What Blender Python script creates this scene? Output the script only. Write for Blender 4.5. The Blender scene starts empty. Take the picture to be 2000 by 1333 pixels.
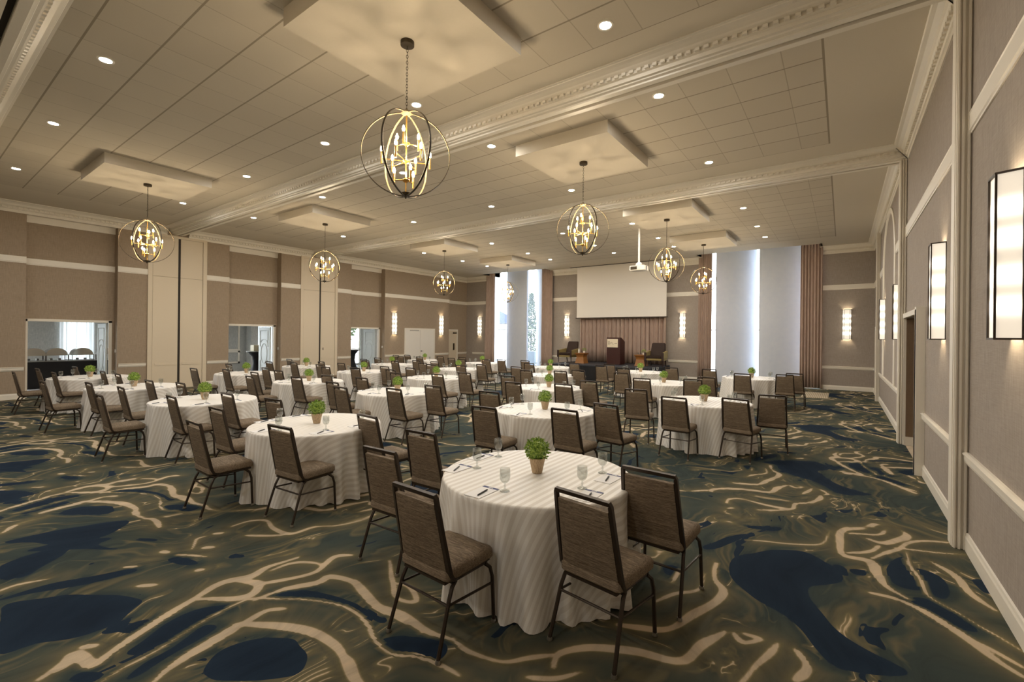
import bpy, bmesh, math, random
from math import sin, cos, pi, radians, sqrt
from mathutils import Vector, Matrix
random.seed(7)
COL = bpy.context.scene.collection
CAM_H, CEIL = 1.87, 5.353
XR, XL, YF, YB = 0.92, -18.15, 20.8, -4.6

# ------------------------------------------------------------------ mesh helper
class MB:
    def __init__(s): s.v=[]; s.f=[]; s.uv=None; s.mi=[]
    def add(s, vs, fs, mi=0):
        b=len(s.v); s.v+= [tuple(v) for v in vs]; s.f+= [tuple(b+i for i in f) for f in fs]; s.mi+=[mi]*len(fs); return s
    def box(s, x0,x1,y0,y1,z0,z1, mi=0):
        return s.add([(x0,y0,z0),(x1,y0,z0),(x1,y1,z0),(x0,y1,z0),(x0,y0,z1),(x1,y0,z1),(x1,y1,z1),(x0,y1,z1)],
              [(0,3,2,1),(4,5,6,7),(0,1,5,4),(1,2,6,5),(2,3,7,6),(3,0,4,7)],mi)
    def quad(s,a,b,c,d,mi=0): return s.add([a,b,c,d],[(0,1,2,3)],mi)
    def lathe(s, prof, n=24, c=(0,0,0), caps=True, mi=0):
        vs=[];fs=[]
        for r,z in prof:
            for i in range(n):
                a=2*pi*i/n; vs.append((c[0]+r*cos(a),c[1]+r*sin(a),c[2]+z))
        m=len(prof)
        for j in range(m-1):
            for i in range(n):
                k=(i+1)%n; fs.append((j*n+i,j*n+k,(j+1)*n+k,(j+1)*n+i))
        if caps:
            if prof[0][0]>1e-6: fs.append(tuple(range(n-1,-1,-1)))
            if prof[-1][0]>1e-6: fs.append(tuple((m-1)*n+i for i in range(n)))
        return s.add(vs,fs,mi)
    def tube(s, path, r=0.01, n=8, closed=False, sx=None, mi=0, up=None):
        P=[Vector(p) for p in path]; m=len(P); vs=[]; fs=[]
        rs = r if isinstance(r,(list,tuple)) else [r]*m
        ref=Vector(up) if up else None
        prevu=None
        for i in range(m):
            if closed: t=(P[(i+1)%m]-P[i-1])
            else: t=P[min(i+1,m-1)]-P[max(i-1,0)]
            t.normalize()
            if prevu is None:
                u=ref or (Vector((0,0,1)) if abs(t.z)<.9 else Vector((1,0,0)))
            else: u=ref if ref is not None else prevu
            u=(u-t*u.dot(t)); u.normalize(); w=t.cross(u); prevu=u
            ru=rs[i]; rw=rs[i] if sx is None else sx
            for k in range(n):
                a=2*pi*(k+.5)/n
                vs.append(P[i]+u*(ru*cos(a))+w*(rw*sin(a)))
        L=m if closed else m-1
        for i in range(L):
            j=(i+1)%m
            for k in range(n):
                l=(k+1)%n; fs.append((i*n+k,i*n+l,j*n+l,j*n+k))
        if not closed:
            fs.append(tuple(range(n-1,-1,-1))); fs.append(tuple((m-1)*n+k for k in range(n)))
        return s.add(vs,fs,mi)
    def sweep(s, prof, A, B, out, mi=0, cap=True):
        # prof: list of (o,z) ; extruded from A to B (xy), offset along out (xy)
        vs=[];fs=[];n=len(prof)
        for P in (A,B):
            for o,z in prof: vs.append((P[0]+out[0]*o,P[1]+out[1]*o,z))
        for i in range(n-1): fs.append((i,i+1,n+i+1,n+i))
        if cap: fs.append(tuple(range(n))); fs.append(tuple(range(2*n-1,n-1,-1)))
        return s.add(vs,fs,mi)
    def build(s, name, mat, parent=None, smooth=False, loc=None, bevel=0, link=True):
        me=bpy.data.meshes.new(name); me.from_pydata(s.v,[],s.f); me.validate()
        bm=bmesh.new(); bm.from_mesh(me)
        bmesh.ops.recalc_face_normals(bm,faces=bm.faces)
        if bevel: bmesh.ops.bevel(bm,geom=[e for e in bm.edges if len(e.link_faces)==2 and e.calc_face_angle(0)>.6],offset=bevel,segments=2,affect='EDGES',clamp_overlap=True)
        bm.to_mesh(me); bm.free()
        mats=mat if isinstance(mat,(list,tuple)) else [mat]
        for m in mats: me.materials.append(m)
        if len(mats)>1 and not bevel:
            for p,i in zip(me.polygons,s.mi): p.material_index=i
        if smooth:
            me.polygons.foreach_set('use_smooth',[True]*len(me.polygons))
            if smooth!='all':
                try: me.set_sharp_from_angle(angle=radians(38))
                except Exception: pass
        o=bpy.data.objects.new(name,me); COL.objects.link(o)
        if parent: o.parent=parent
        if loc: o.location=loc
        return o

def tag(o,label,cat,group=None):
    o['label']=label; o['category']=cat
    if group: o['group']=group
    return o
def thing(name,label,cat,loc=(0,0,0),rz=0,group=None):
    o=bpy.data.objects.new(name,None); COL.objects.link(o); o.location=loc; o.rotation_euler=(0,0,rz); o.empty_display_size=.1
    return tag(o,label,cat,group)
def struct(o): o['kind']='structure'; return o
def dup(root,loc,rz,label,group=None,skip=()):
    def cp(o,par):
        c=o.copy(); COL.objects.link(c)
        if par: c.parent=par
        for ch in kids.get(o.name,()):
            if ch.name.split('.')[0] in skip: continue
            cp(ch,c)
        return c
    kids={}
    def walk(o):
        kids[o.name]=list(o.children)
        for c in o.children: walk(c)
    walk(root)
    r=cp(root,None); r.location=loc; r.rotation_euler=(0,0,rz); r['label']=label
    if group: r['group']=group
    return r

# ------------------------------------------------------------------ materials
def srgb(r,g,b):
    f=lambda c:(c/255/12.92) if c/255<=.04045 else ((c/255+.055)/1.055)**2.4
    return (f(r),f(g),f(b),1)
def newmat(name):
    m=bpy.data.materials.new(name); m.use_nodes=True
    nt=m.node_tree; b=nt.nodes['Principled BSDF']; return m,nt,b
def N(nt,t,**kw):
    n=nt.nodes.new(t)
    for k,v in kw.items():
        if k.startswith('i_'):
            n.inputs[k[2:].replace('_',' ')].default_value=v
        else: setattr(n,k,v)
    return n
def M(nt,op,a,b=None,c=None,clamp=False):
    n=nt.nodes.new('ShaderNodeMath'); n.operation=op; n.use_clamp=clamp
    for i,x in enumerate((a,b,c)):
        if x is None: continue
        if isinstance(x,(int,float)): n.inputs[i].default_value=x
        else: nt.links.new(x,n.inputs[i])
    return n.outputs[0]
def ramp(nt,fac,stops,interp='LINEAR'):
    n=nt.nodes.new('ShaderNodeValToRGB'); cr=n.color_ramp; cr.interpolation=interp
    while len(cr.elements)<len(stops): cr.elements.new(.5)
    for e,(p,c) in zip(cr.elements,stops): e.position=p; e.color=c
    nt.links.new(fac,n.inputs[0]); return n.outputs[0]
def mixc(nt,fac,a,b,mode='MIX'):
    n=nt.nodes.new('ShaderNodeMix'); n.data_type='RGBA'; n.blend_type=mode
    if isinstance(fac,(int,float)): n.inputs[0].default_value=fac
    else: nt.links.new(fac,n.inputs[0])
    for i,x in ((6,a),(7,b)):
        if isinstance(x,tuple): n.inputs[i].default_value=x
        else: nt.links.new(x,n.inputs[i])
    return n.outputs[2]
def coords(nt,kind='Object',scale=None,loc=None,rot=None):
    t=nt.nodes.new('ShaderNodeTexCoord'); o=t.outputs[kind]
    if scale or loc or rot:
        mp=nt.nodes.new('ShaderNodeMapping')
        if scale: mp.inputs['Scale'].default_value=scale
        if loc: mp.inputs['Location'].default_value=loc
        if rot: mp.inputs['Rotation'].default_value=rot
        nt.links.new(o,mp.inputs[0]); o=mp.outputs[0]
    return o
def noise(nt,vec,scale,detail=2,rough=.5,dist=0.0):
    n=nt.nodes.new('ShaderNodeTexNoise'); n.inputs['Scale'].default_value=scale; n.inputs['Detail'].default_value=detail
    n.inputs['Roughness'].default_value=rough; n.inputs['Distortion'].default_value=dist
    if vec is not None: nt.links.new(vec,n.inputs['Vector'])
    return n
def bump(nt,b,h,strength=.2,dist=.01):
    n=nt.nodes.new('ShaderNodeBump'); n.inputs['Strength'].default_value=strength; n.inputs['Distance'].default_value=dist
    nt.links.new(h,n.inputs['Height']); nt.links.new(n.outputs[0],b.inputs['Normal'])
def plain(name,c,rough=.5,metal=0,spec=.5,nz=0,nscale=30):
    m,nt,b=newmat(name); b.inputs['Roughness'].default_value=rough; b.inputs['Metallic'].default_value=metal
    b.inputs['Specular IOR Level'].default_value=spec
    nn=noise(nt,coords(nt),nscale,3)
    d=tuple(x*(1-max(nz,.04)) for x in c[:3])+(1,)
    nt.links.new(mixc(nt,nn.outputs[0],d,c),b.inputs['Base Color'])
    return m
def emit(name,c,s):
    m,nt,b=newmat(name); b.inputs['Base Color'].default_value=c; b.inputs['Emission Color'].default_value=c; b.inputs['Emission Strength'].default_value=s
    return m

WARM=(1,.80,.55,1)
mt={}
mt['trim']=plain('white_trim_paint',srgb(226,219,205),.42)
mt['trim_flat']=plain('cream_panel_paint',srgb(214,200,176),.5)
mt['dark_slot']=plain('dark_track',srgb(40,32,24),.7)
mt['black_cloth']=plain('black_spandex',srgb(14,14,17),.75)
mt['black_metal']=plain('dark_bronze_metal',srgb(58,47,37),.42,.35)
mt['bronze']=plain('antique_bronze',srgb(70,60,44),.5,.4)
mt['gold']=plain('brushed_gold',srgb(190,148,78),.35,.8)
mt['ring_in']=plain('champagne_gold_leaf',srgb(128,112,82),.6,.1)
mt['chrome']=plain('polished_steel',srgb(190,188,182),.15,1)
mt['nickel']=plain('steel_glide',srgb(165,160,150),.3,.8)
mt['white_plastic']=plain('white_plastic',srgb(225,220,210),.45)
mt['screen']=plain('matte_screen_vinyl',srgb(228,222,212),.8)
mt['mahogany']=plain('mahogany_veneer',srgb(62,26,20),.4,nz=.3,nscale=6)
mt['oak']=plain('honey_wood',srgb(150,98,44),.45,nz=.25,nscale=9)
mt['brownleather']=plain('brown_upholstery',srgb(50,35,26),.6,spec=.25)
mt['mustard']=plain('olive_gold_fabric',srgb(140,122,74),.8)
mt['darkwood']=plain('dark_turned_wood',srgb(45,24,16),.4)
mt['paper']=plain('white_paper',srgb(236,234,232),.7)
mt['navyprint']=plain('navy_print',srgb(56,66,110),.6)
mt['ink']=plain('black_pen_plastic',srgb(16,16,18),.35)
mt['ceramic']=plain('white_ceramic',srgb(230,224,212),.3)
mt['grey_print']=plain('grey_logo_print',srgb(120,104,80),.7)
mt['signcard']=plain('cream_sign_card',srgb(226,212,184),.7)
mt['asphalt']=plain('pale_pavement',srgb(190,190,186),.9)
mt['bluecanopy']=plain('blue_canopy_cloth',srgb(12,32,58),.8)
mt['grey_door']=plain('pale_grey_door_paint',srgb(196,202,200),.5)
mt['planter']=plain('blue_grey_planter',srgb(48,60,70),.6)

def wallpaper(name,c1,c2):
    m,nt,b=newmat(name); b.inputs['Roughness'].default_value=.85; b.inputs['Specular IOR Level'].default_value=.2
    a=noise(nt,coords(nt,scale=(60,60,6)),1.0,3,.6); h=noise(nt,coords(nt,scale=(8,8,120)),1.0,2,.6)
    s=M(nt,'ADD',M(nt,'MULTIPLY',a.outputs[0],.6),M(nt,'MULTIPLY',h.outputs[0],.4))
    nt.links.new(ramp(nt,s,[(.3,c1),(.7,c2)]),b.inputs['Base Color']); bump(nt,b,s,.12,.004)
    return m
mt['wall']=wallpaper('taupe_linen_wallpaper',srgb(144,134,124),srgb(168,158,148)); mt['wallw']=wallpaper('warm_lit_linen_wallpaper',srgb(144,128,109),srgb(168,151,131))  # wallw: same linen for the left wall, warm lamp light put into its colour
mt['wall2']=wallpaper('grey_damask',srgb(150,152,150),srgb(196,196,190))
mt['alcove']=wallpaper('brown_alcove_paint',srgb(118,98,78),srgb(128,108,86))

def fabric(name,c1,c2,c3):
    m,nt,b=newmat(name); b.inputs['Roughness'].default_value=.8; b.inputs['Specular IOR Level'].default_value=.25
    v=coords(nt,scale=(7,60,150)); a=noise(nt,v,1.6,4,.7)
    h=noise(nt,coords(nt,scale=(50,200,200)),1.0,2)
    s=M(nt,'ADD',M(nt,'MULTIPLY',a.outputs[0],.75),M(nt,'MULTIPLY',h.outputs[0],.25))
    nt.links.new(ramp(nt,s,[(.34,c1),(.5,c2),(.68,c3)]),b.inputs['Base Color']); bump(nt,b,s,.3,.003)
    return m
mt['weave']=fabric('brown_slub_weave',srgb(78,66,53),srgb(120,105,87),srgb(160,143,121))

def curtain_mat():
    m,nt,b=newmat('mauve_taupe_drape'); b.inputs['Roughness'].default_value=.65
    a=noise(nt,coords(nt,scale=(90,90,4)),1.0,2)
    nt.links.new(ramp(nt,a.outputs[0],[(.3,srgb(168,146,132)),(.7,srgb(194,172,157))]),b.inputs['Base Color'])
    return m
mt['drape']=curtain_mat()
def sheer_mat():
    m,nt,b=newmat('white_sheer'); b.inputs['Base Color'].default_value=(.85,.86,.86,1); b.inputs['Roughness'].default_value=.9
    t=N(nt,'ShaderNodeBsdfTranslucent'); t.inputs[0].default_value=(.9,.92,.93,1)
    mx=N(nt,'ShaderNodeMixShader'); mx.inputs[0].default_value=.55
    nt.links.new(b.outputs[0],mx.inputs[1]); nt.links.new(t.outputs[0],mx.inputs[2]); nt.links.new(mx.outputs[0],nt.nodes['Material Output'].inputs[0])
    return m
mt['sheer']=sheer_mat()
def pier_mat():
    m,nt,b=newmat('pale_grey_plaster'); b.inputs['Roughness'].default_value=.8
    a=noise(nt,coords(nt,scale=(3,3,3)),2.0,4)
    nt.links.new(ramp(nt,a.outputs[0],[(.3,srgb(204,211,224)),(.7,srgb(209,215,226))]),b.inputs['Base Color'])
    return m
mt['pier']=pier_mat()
def glass_mat(name,tint=(.93,.96,.97,1),f=.12,rough=.02):
    m,nt,b=newmat(name); out=nt.nodes['Material Output']
    t=N(nt,'ShaderNodeBsdfTransparent'); t.inputs[0].default_value=tint
    g=N(nt,'ShaderNodeBsdfGlossy'); g.inputs['Roughness'].default_value=rough; g.inputs[0].default_value=(.95,.96,.97,1)
    lw=N(nt,'ShaderNodeLayerWeight'); lw.inputs[0].default_value=.35
    fac=M(nt,'ADD',M(nt,'MULTIPLY',lw.outputs['Facing'],.30),f,clamp=True)
    mx=N(nt,'ShaderNodeMixShader'); nt.links.new(fac,mx.inputs[0])
    nt.links.new(t.outputs[0],mx.inputs[1]); nt.links.new(g.outputs[0],mx.inputs[2]); nt.links.new(mx.outputs[0],out.inputs[0])
    return m
mt['goblet']=glass_mat('clear_goblet_glass',(.90,.91,.90,1),.06)
mt['pane']=glass_mat('window_pane',(.96,.98,.99,1),.02,.01)

def cloth_mat():
    m,nt,b=newmat('ivory_satin_stripe'); tc=N(nt,'ShaderNodeUVMap'); tc.uv_map='flat'
    sp=N(nt,'ShaderNodeSeparateXYZ'); nt.links.new(tc.outputs[0],sp.inputs[0])
    w=M(nt,'SINE',M(nt,'MULTIPLY',sp.outputs[0],2*pi/.062))
    k=M(nt,'MULTIPLY_ADD',w,4.0,.5,clamp=True)
    n=noise(nt,coords(nt),120,2)
    c=mixc(nt,k,srgb(227,222,214),srgb(243,240,234)); c2=mixc(nt,M(nt,'MULTIPLY',n.outputs[0],.12),c,srgb(200,192,178))
    nt.links.new(c2,b.inputs['Base Color'])
    nt.links.new(M(nt,'MULTIPLY_ADD',k,-.30,.70),b.inputs['Roughness'])
    b.inputs['Specular IOR Level'].default_value=.35
    return m
mt['cloth']=cloth_mat()
def pot_mat():
    m,nt,b=newmat('washed_wood_pot'); b.inputs['Roughness'].default_value=.75
    a=noise(nt,coords(nt,scale=(160,160,12)),1.0,4,.65)
    nt.links.new(ramp(nt,a.outputs[0],[(.3,srgb(140,116,88)),(.5,srgb(184,160,128)),(.7,srgb(204,184,152))]),b.inputs['Base Color']); bump(nt,b,a.outputs[0],.3,.003)
    return m
mt['pot']=pot_mat()
def leaf_mat():
    m,nt,b=newmat('boxwood_leaf'); b.inputs['Roughness'].default_value=.45
    a=noise(nt,coords(nt),45,2)
    nt.links.new(ramp(nt,a.outputs[0],[(.32,srgb(70,104,30)),(.5,srgb(134,164,62)),(.68,srgb(190,208,110))]),b.inputs['Base Color'])
    b.inputs['Subsurface Weight'].default_value=0
    return m
mt['leaf']=leaf_mat(); mt['treeleaf']=plain('garden_foliage',srgb(58,74,36),.8,nz=.5,nscale=3)
def ceil_mat():
    m,nt,b=newmat('acoustic_ceiling_tile'); b.inputs['Roughness'].default_value=.9; b.inputs['Specular IOR Level'].default_value=.15
    v=coords(nt); sp=N(nt,'ShaderNodeSeparateXYZ'); nt.links.new(v,sp.inputs[0])
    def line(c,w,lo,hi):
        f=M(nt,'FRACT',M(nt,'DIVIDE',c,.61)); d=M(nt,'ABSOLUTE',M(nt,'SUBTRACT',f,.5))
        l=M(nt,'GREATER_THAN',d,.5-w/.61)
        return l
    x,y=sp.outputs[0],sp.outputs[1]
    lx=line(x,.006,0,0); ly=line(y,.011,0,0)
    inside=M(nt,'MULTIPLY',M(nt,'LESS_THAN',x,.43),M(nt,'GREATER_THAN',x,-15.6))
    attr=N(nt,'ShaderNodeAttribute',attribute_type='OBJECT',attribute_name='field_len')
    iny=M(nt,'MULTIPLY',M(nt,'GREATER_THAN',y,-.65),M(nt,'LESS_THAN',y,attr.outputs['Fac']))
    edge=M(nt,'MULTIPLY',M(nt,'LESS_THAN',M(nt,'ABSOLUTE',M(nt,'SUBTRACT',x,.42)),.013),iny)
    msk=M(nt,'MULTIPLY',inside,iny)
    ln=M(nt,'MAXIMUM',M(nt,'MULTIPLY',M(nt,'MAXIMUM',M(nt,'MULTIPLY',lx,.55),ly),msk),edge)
    g=noise(nt,v,180,3,.7); g2=noise(nt,v,.8,2)
    # per tile tint
    fx=M(nt,'FLOOR',M(nt,'DIVIDE',x,.61)); fy=M(nt,'FLOOR',M(nt,'DIVIDE',y,.61))
    cb=N(nt,'ShaderNodeCombineXYZ'); nt.links.new(fx,cb.inputs[0]); nt.links.new(fy,cb.inputs[1])
    wn=N(nt,'ShaderNodeTexWhiteNoise'); nt.links.new(cb.outputs[0],wn.inputs[0])
    tile=mixc(nt,M(nt,'MULTIPLY',wn.outputs[0],M(nt,'MULTIPLY',msk,.5)),srgb(206,197,180),srgb(196,186,169))
    tile2=mixc(nt,M(nt,'MULTIPLY',g.outputs[0],M(nt,'MULTIPLY',msk,.22)),tile,srgb(160,150,132))
    nt.links.new(mixc(nt,M(nt,'MULTIPLY',ln,.62),tile2,srgb(112,98,78)),b.inputs['Base Color'])  # grid lines darker: shade of the tile edges put into the colour
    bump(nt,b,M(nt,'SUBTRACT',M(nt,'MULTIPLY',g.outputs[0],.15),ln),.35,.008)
    return m
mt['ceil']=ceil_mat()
mt['ceil_plain']=plain('smooth_ceiling_paint',srgb(206,197,180),.85,spec=.2)

def carpet_mat():
    m,nt,b=newmat('marbled_axminster_carpet'); b.inputs['Roughness'].default_value=.95; b.inputs['Specular IOR Level'].default_value=.1
    v=coords(nt)
    w1=noise(nt,v,.42,2,.5); w2=noise(nt,v,1.3,2,.5)
    def vm(op,a,bv):
        n=nt.nodes.new('ShaderNodeVectorMath'); n.operation=op
        nt.links.new(a,n.inputs[0])
        if isinstance(bv,tuple): n.inputs[1].default_value=bv
        else: nt.links.new(bv,n.inputs[1])
        return n.outputs[0]
    d1=vm('MULTIPLY',vm('SUBTRACT',w1.outputs['Color'],(.5,.5,.5)),(2.6,3.4,0)); d2=vm('MULTIPLY',vm('SUBTRACT',w2.outputs['Color'],(.5,.5,.5)),(.55,.9,0))
    p=vm('ADD',vm('ADD',v,d1),d2)
    mp=nt.nodes.new('ShaderNodeMapping'); mp.inputs['Scale'].default_value=(1.0,.48,1); mp.inputs['Rotation'].default_value=(0,0,.12); nt.links.new(p,mp.inputs[0]); q=mp.outputs[0]
    n1=noise(nt,q,1.9,1.8,.5,.3); n2=noise(nt,vm('ADD',q,(13.1,5.7,0)),.8,2,.5,.5); n3=noise(nt,vm('ADD',q,(3.1,25.7,0)),2.4,3,.55,1.2)
    g=noise(nt,v,420,2,.8); jit=M(nt,'MULTIPLY',M(nt,'SUBTRACT',g.outputs[0],.5),.05)
    pa=N(nt,'ShaderNodeAttribute',attribute_name='pattern')
    soft=M(nt,'MULTIPLY',M(nt,'SUBTRACT',n3.outputs[0],.5),.10)
    P0=pa.outputs['Fac']
    # fine marbling that fills the quiet ground between the drawn veins
    mp3=nt.nodes.new('ShaderNodeMapping'); mp3.inputs['Scale'].default_value=(2.3,1.15,1); nt.links.new(p,mp3.inputs[0]); q3=mp3.outputs[0]
    m1=noise(nt,q3,1.5,2.2,.5,.9); m2=noise(nt,vm('ADD',q3,(7.7,3.3,0)),.9,2,.5,.4); m3=noise(nt,vm('ADD',q3,(1.7,9.3,0)),1.7,2,.5,.5)
    rid=M(nt,'MULTIPLY',M(nt,'ABSOLUTE',M(nt,'SUBTRACT',m1.outputs[0],.5)),3.6)
    wid=M(nt,'MULTIPLY',M(nt,'MAXIMUM',M(nt,'SUBTRACT',.585,m2.outputs[0]),0.0),1.5)
    fill=M(nt,'ADD',M(nt,'MULTIPLY_ADD',rid,.75,.135),wid)
    away=M(nt,'MULTIPLY',M(nt,'SUBTRACT',.34,P0),1.4)       # stay clear of the drawn veins
    fill=M(nt,'ADD',fill,M(nt,'MAXIMUM',away,0.0))
    pool=M(nt,'MULTIPLY',M(nt,'GREATER_THAN',m3.outputs[0],.655),M(nt,'GREATER_THAN',P0,.40))
    f2=M(nt,'MINIMUM',P0,fill); f2=M(nt,'ADD',f2,M(nt,'MULTIPLY',pool,M(nt,'SUBTRACT',.58,f2)))
    isn=M(nt,'GREATER_THAN',P0,.54)
    sel=nt.nodes.new('ShaderNodeMix'); nt.links.new(isn,sel.inputs[0]); nt.links.new(f2,sel.inputs[2]); nt.links.new(P0,sel.inputs[3])
    fd=M(nt,'ADD',sel.outputs[0],M(nt,'MULTIPLY',soft,M(nt,'MULTIPLY',M(nt,'GREATER_THAN',P0,.2),M(nt,'SUBTRACT',1.0,isn))))
    t=M(nt,'ADD',fd,jit)
    c=ramp(nt,t,[(0,srgb(204,186,160)),(.142,srgb(196,177,150)),(.160,srgb(138,124,92)),(.188,srgb(108,101,76)),(.30,srgb(92,89,73)),(.39,srgb(76,80,70)),(.455,srgb(60,69,66)),(.53,srgb(53,64,65)),(.542,srgb(32,46,62)),(1,srgb(26,38,54))])
    mp2=nt.nodes.new('ShaderNodeMapping'); mp2.inputs['Scale'].default_value=(9,1.6,1); nt.links.new(p,mp2.inputs[0]); st=noise(nt,mp2.outputs[0],1.0,4,.65)
    c=mixc(nt,1.0,c,ramp(nt,st.outputs[0],[(.3,(.80,.80,.80,1)),(.5,(1,1,1,1)),(.7,(1.16,1.13,1.08,1))]),'MULTIPLY')
    gg=ramp(nt,g.outputs[0],[(.25,(.72,.72,.72,1)),(.75,(1.15,1.15,1.15,1))])
    nt.links.new(mixc(nt,1.0,c,gg,'MULTIPLY'),b.inputs['Base Color'])
    bump(nt,b,g.outputs[0],.5,.006)
    return m
mt['carpet']=carpet_mat()
def greycarpet():
    m,nt,b=newmat('grey_corridor_carpet'); b.inputs['Roughness'].default_value=.95
    n=noise(nt,coords(nt,scale=(2,6,1)),1.5,4)
    nt.links.new(ramp(nt,n.outputs[0],[(.3,srgb(120,122,126)),(.7,srgb(160,162,164))]),b.inputs['Base Color']); return m
mt['gcarpet']=greycarpet()
def matmat():
    m,nt,b=newmat('beige_ribbed_mat'); b.inputs['Roughness'].default_value=.9
    sp=N(nt,'ShaderNodeSeparateXYZ'); nt.links.new(coords(nt),sp.inputs[0])
    w=M(nt,'SINE',M(nt,'MULTIPLY',sp.outputs[0],2*pi/.05))
    nt.links.new(ramp(nt,M(nt,'MULTIPLY_ADD',w,.5,.5),[(.2,srgb(150,136,112)),(.8,srgb(196,182,156))]),b.inputs['Base Color']); return m
mt['ribmat']=matmat()

L_DOWN,L_BULB,L_SC=285,215,.75
mt['lens']=emit('downlight_lens',(1,.97,.925,1),L_DOWN)
mt['bulb']=emit('flame_bulb',(1,.80,.54,1),L_BULB)
def sconce_mat():
    m,nt,b=newmat('frosted_sconce_glass'); 
    sp=N(nt,'ShaderNodeSeparateXYZ'); nt.links.new(coords(nt),sp.inputs[0])
    z=sp.outputs[2]; tot=None
    for c in (.22,.42,.66,.86):
        d=M(nt,'DIVIDE',M(nt,'SUBTRACT',z,c),.05); e=M(nt,'EXPONENT',M(nt,'MULTIPLY',M(nt,'MULTIPLY',d,d),-1.0))
        tot=e if tot is None else M(nt,'ADD',tot,e)
    st=M(nt,'MULTIPLY_ADD',tot,L_SC*1.4,L_SC*.36)
    b.inputs['Base Color'].default_value=(.85,.82,.75,1)
    b.inputs['Emission Color'].default_value=(1,.87,.70,1); nt.links.new(st,b.inputs['Emission Strength']); return m
mt['sconce']=sconce_mat(); mt['sclamp']=emit('sconce_lamp',(1,.84,.6,1),210)

# ------------------------------------------------------------------ camera
f=890.4; yaw,rol=.6275,.0109
fw=Vector((-sin(yaw),cos(yaw),0)); rt=Vector((cos(yaw),sin(yaw),0)); up=Vector((0,0,1))
r3=rt*cos(rol)+up*sin(rol); u3=up*cos(rol)-rt*sin(rol)
cd=bpy.data.cameras.new('camera'); co=bpy.data.objects.new('camera',cd); COL.objects.link(co)
cd.sensor_width=36; cd.lens=f/2000*36; cd.shift_y=-(666.5-656.7)/2000; cd.clip_start=.05; cd.clip_end=300
co.matrix_world=Matrix(((r3.x,u3.x,-fw.x,0),(r3.y,u3.y,-fw.y,0),(r3.z,u3.z,-fw.z,CAM_H),(0,0,0,1)))
sc=bpy.context.scene; sc.camera=co
sc.view_settings.view_transform='Standard'; sc.view_settings.look='None'; sc.view_settings.gamma=1; sc.view_settings.exposure=1.25
sc.view_settings.use_curve_mapping=False
sc.cycles.use_denoising=True
sc.cycles.max_bounces=8; sc.cycles.transparent_max_bounces=16; sc.cycles.sample_clamp_indirect=4.0; sc.cycles.caustics_reflective=False; sc.cycles.caustics_refractive=False
try: sc.cycles.use_light_tree=True
except Exception: pass
w=bpy.data.worlds.new('overcast_sky'); sc.world=w; w.use_nodes=True
bg=w.node_tree.nodes['Background']; bg.inputs[0].default_value=(.90,.95,1,1); bg.inputs[1].default_value=5.5

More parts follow.
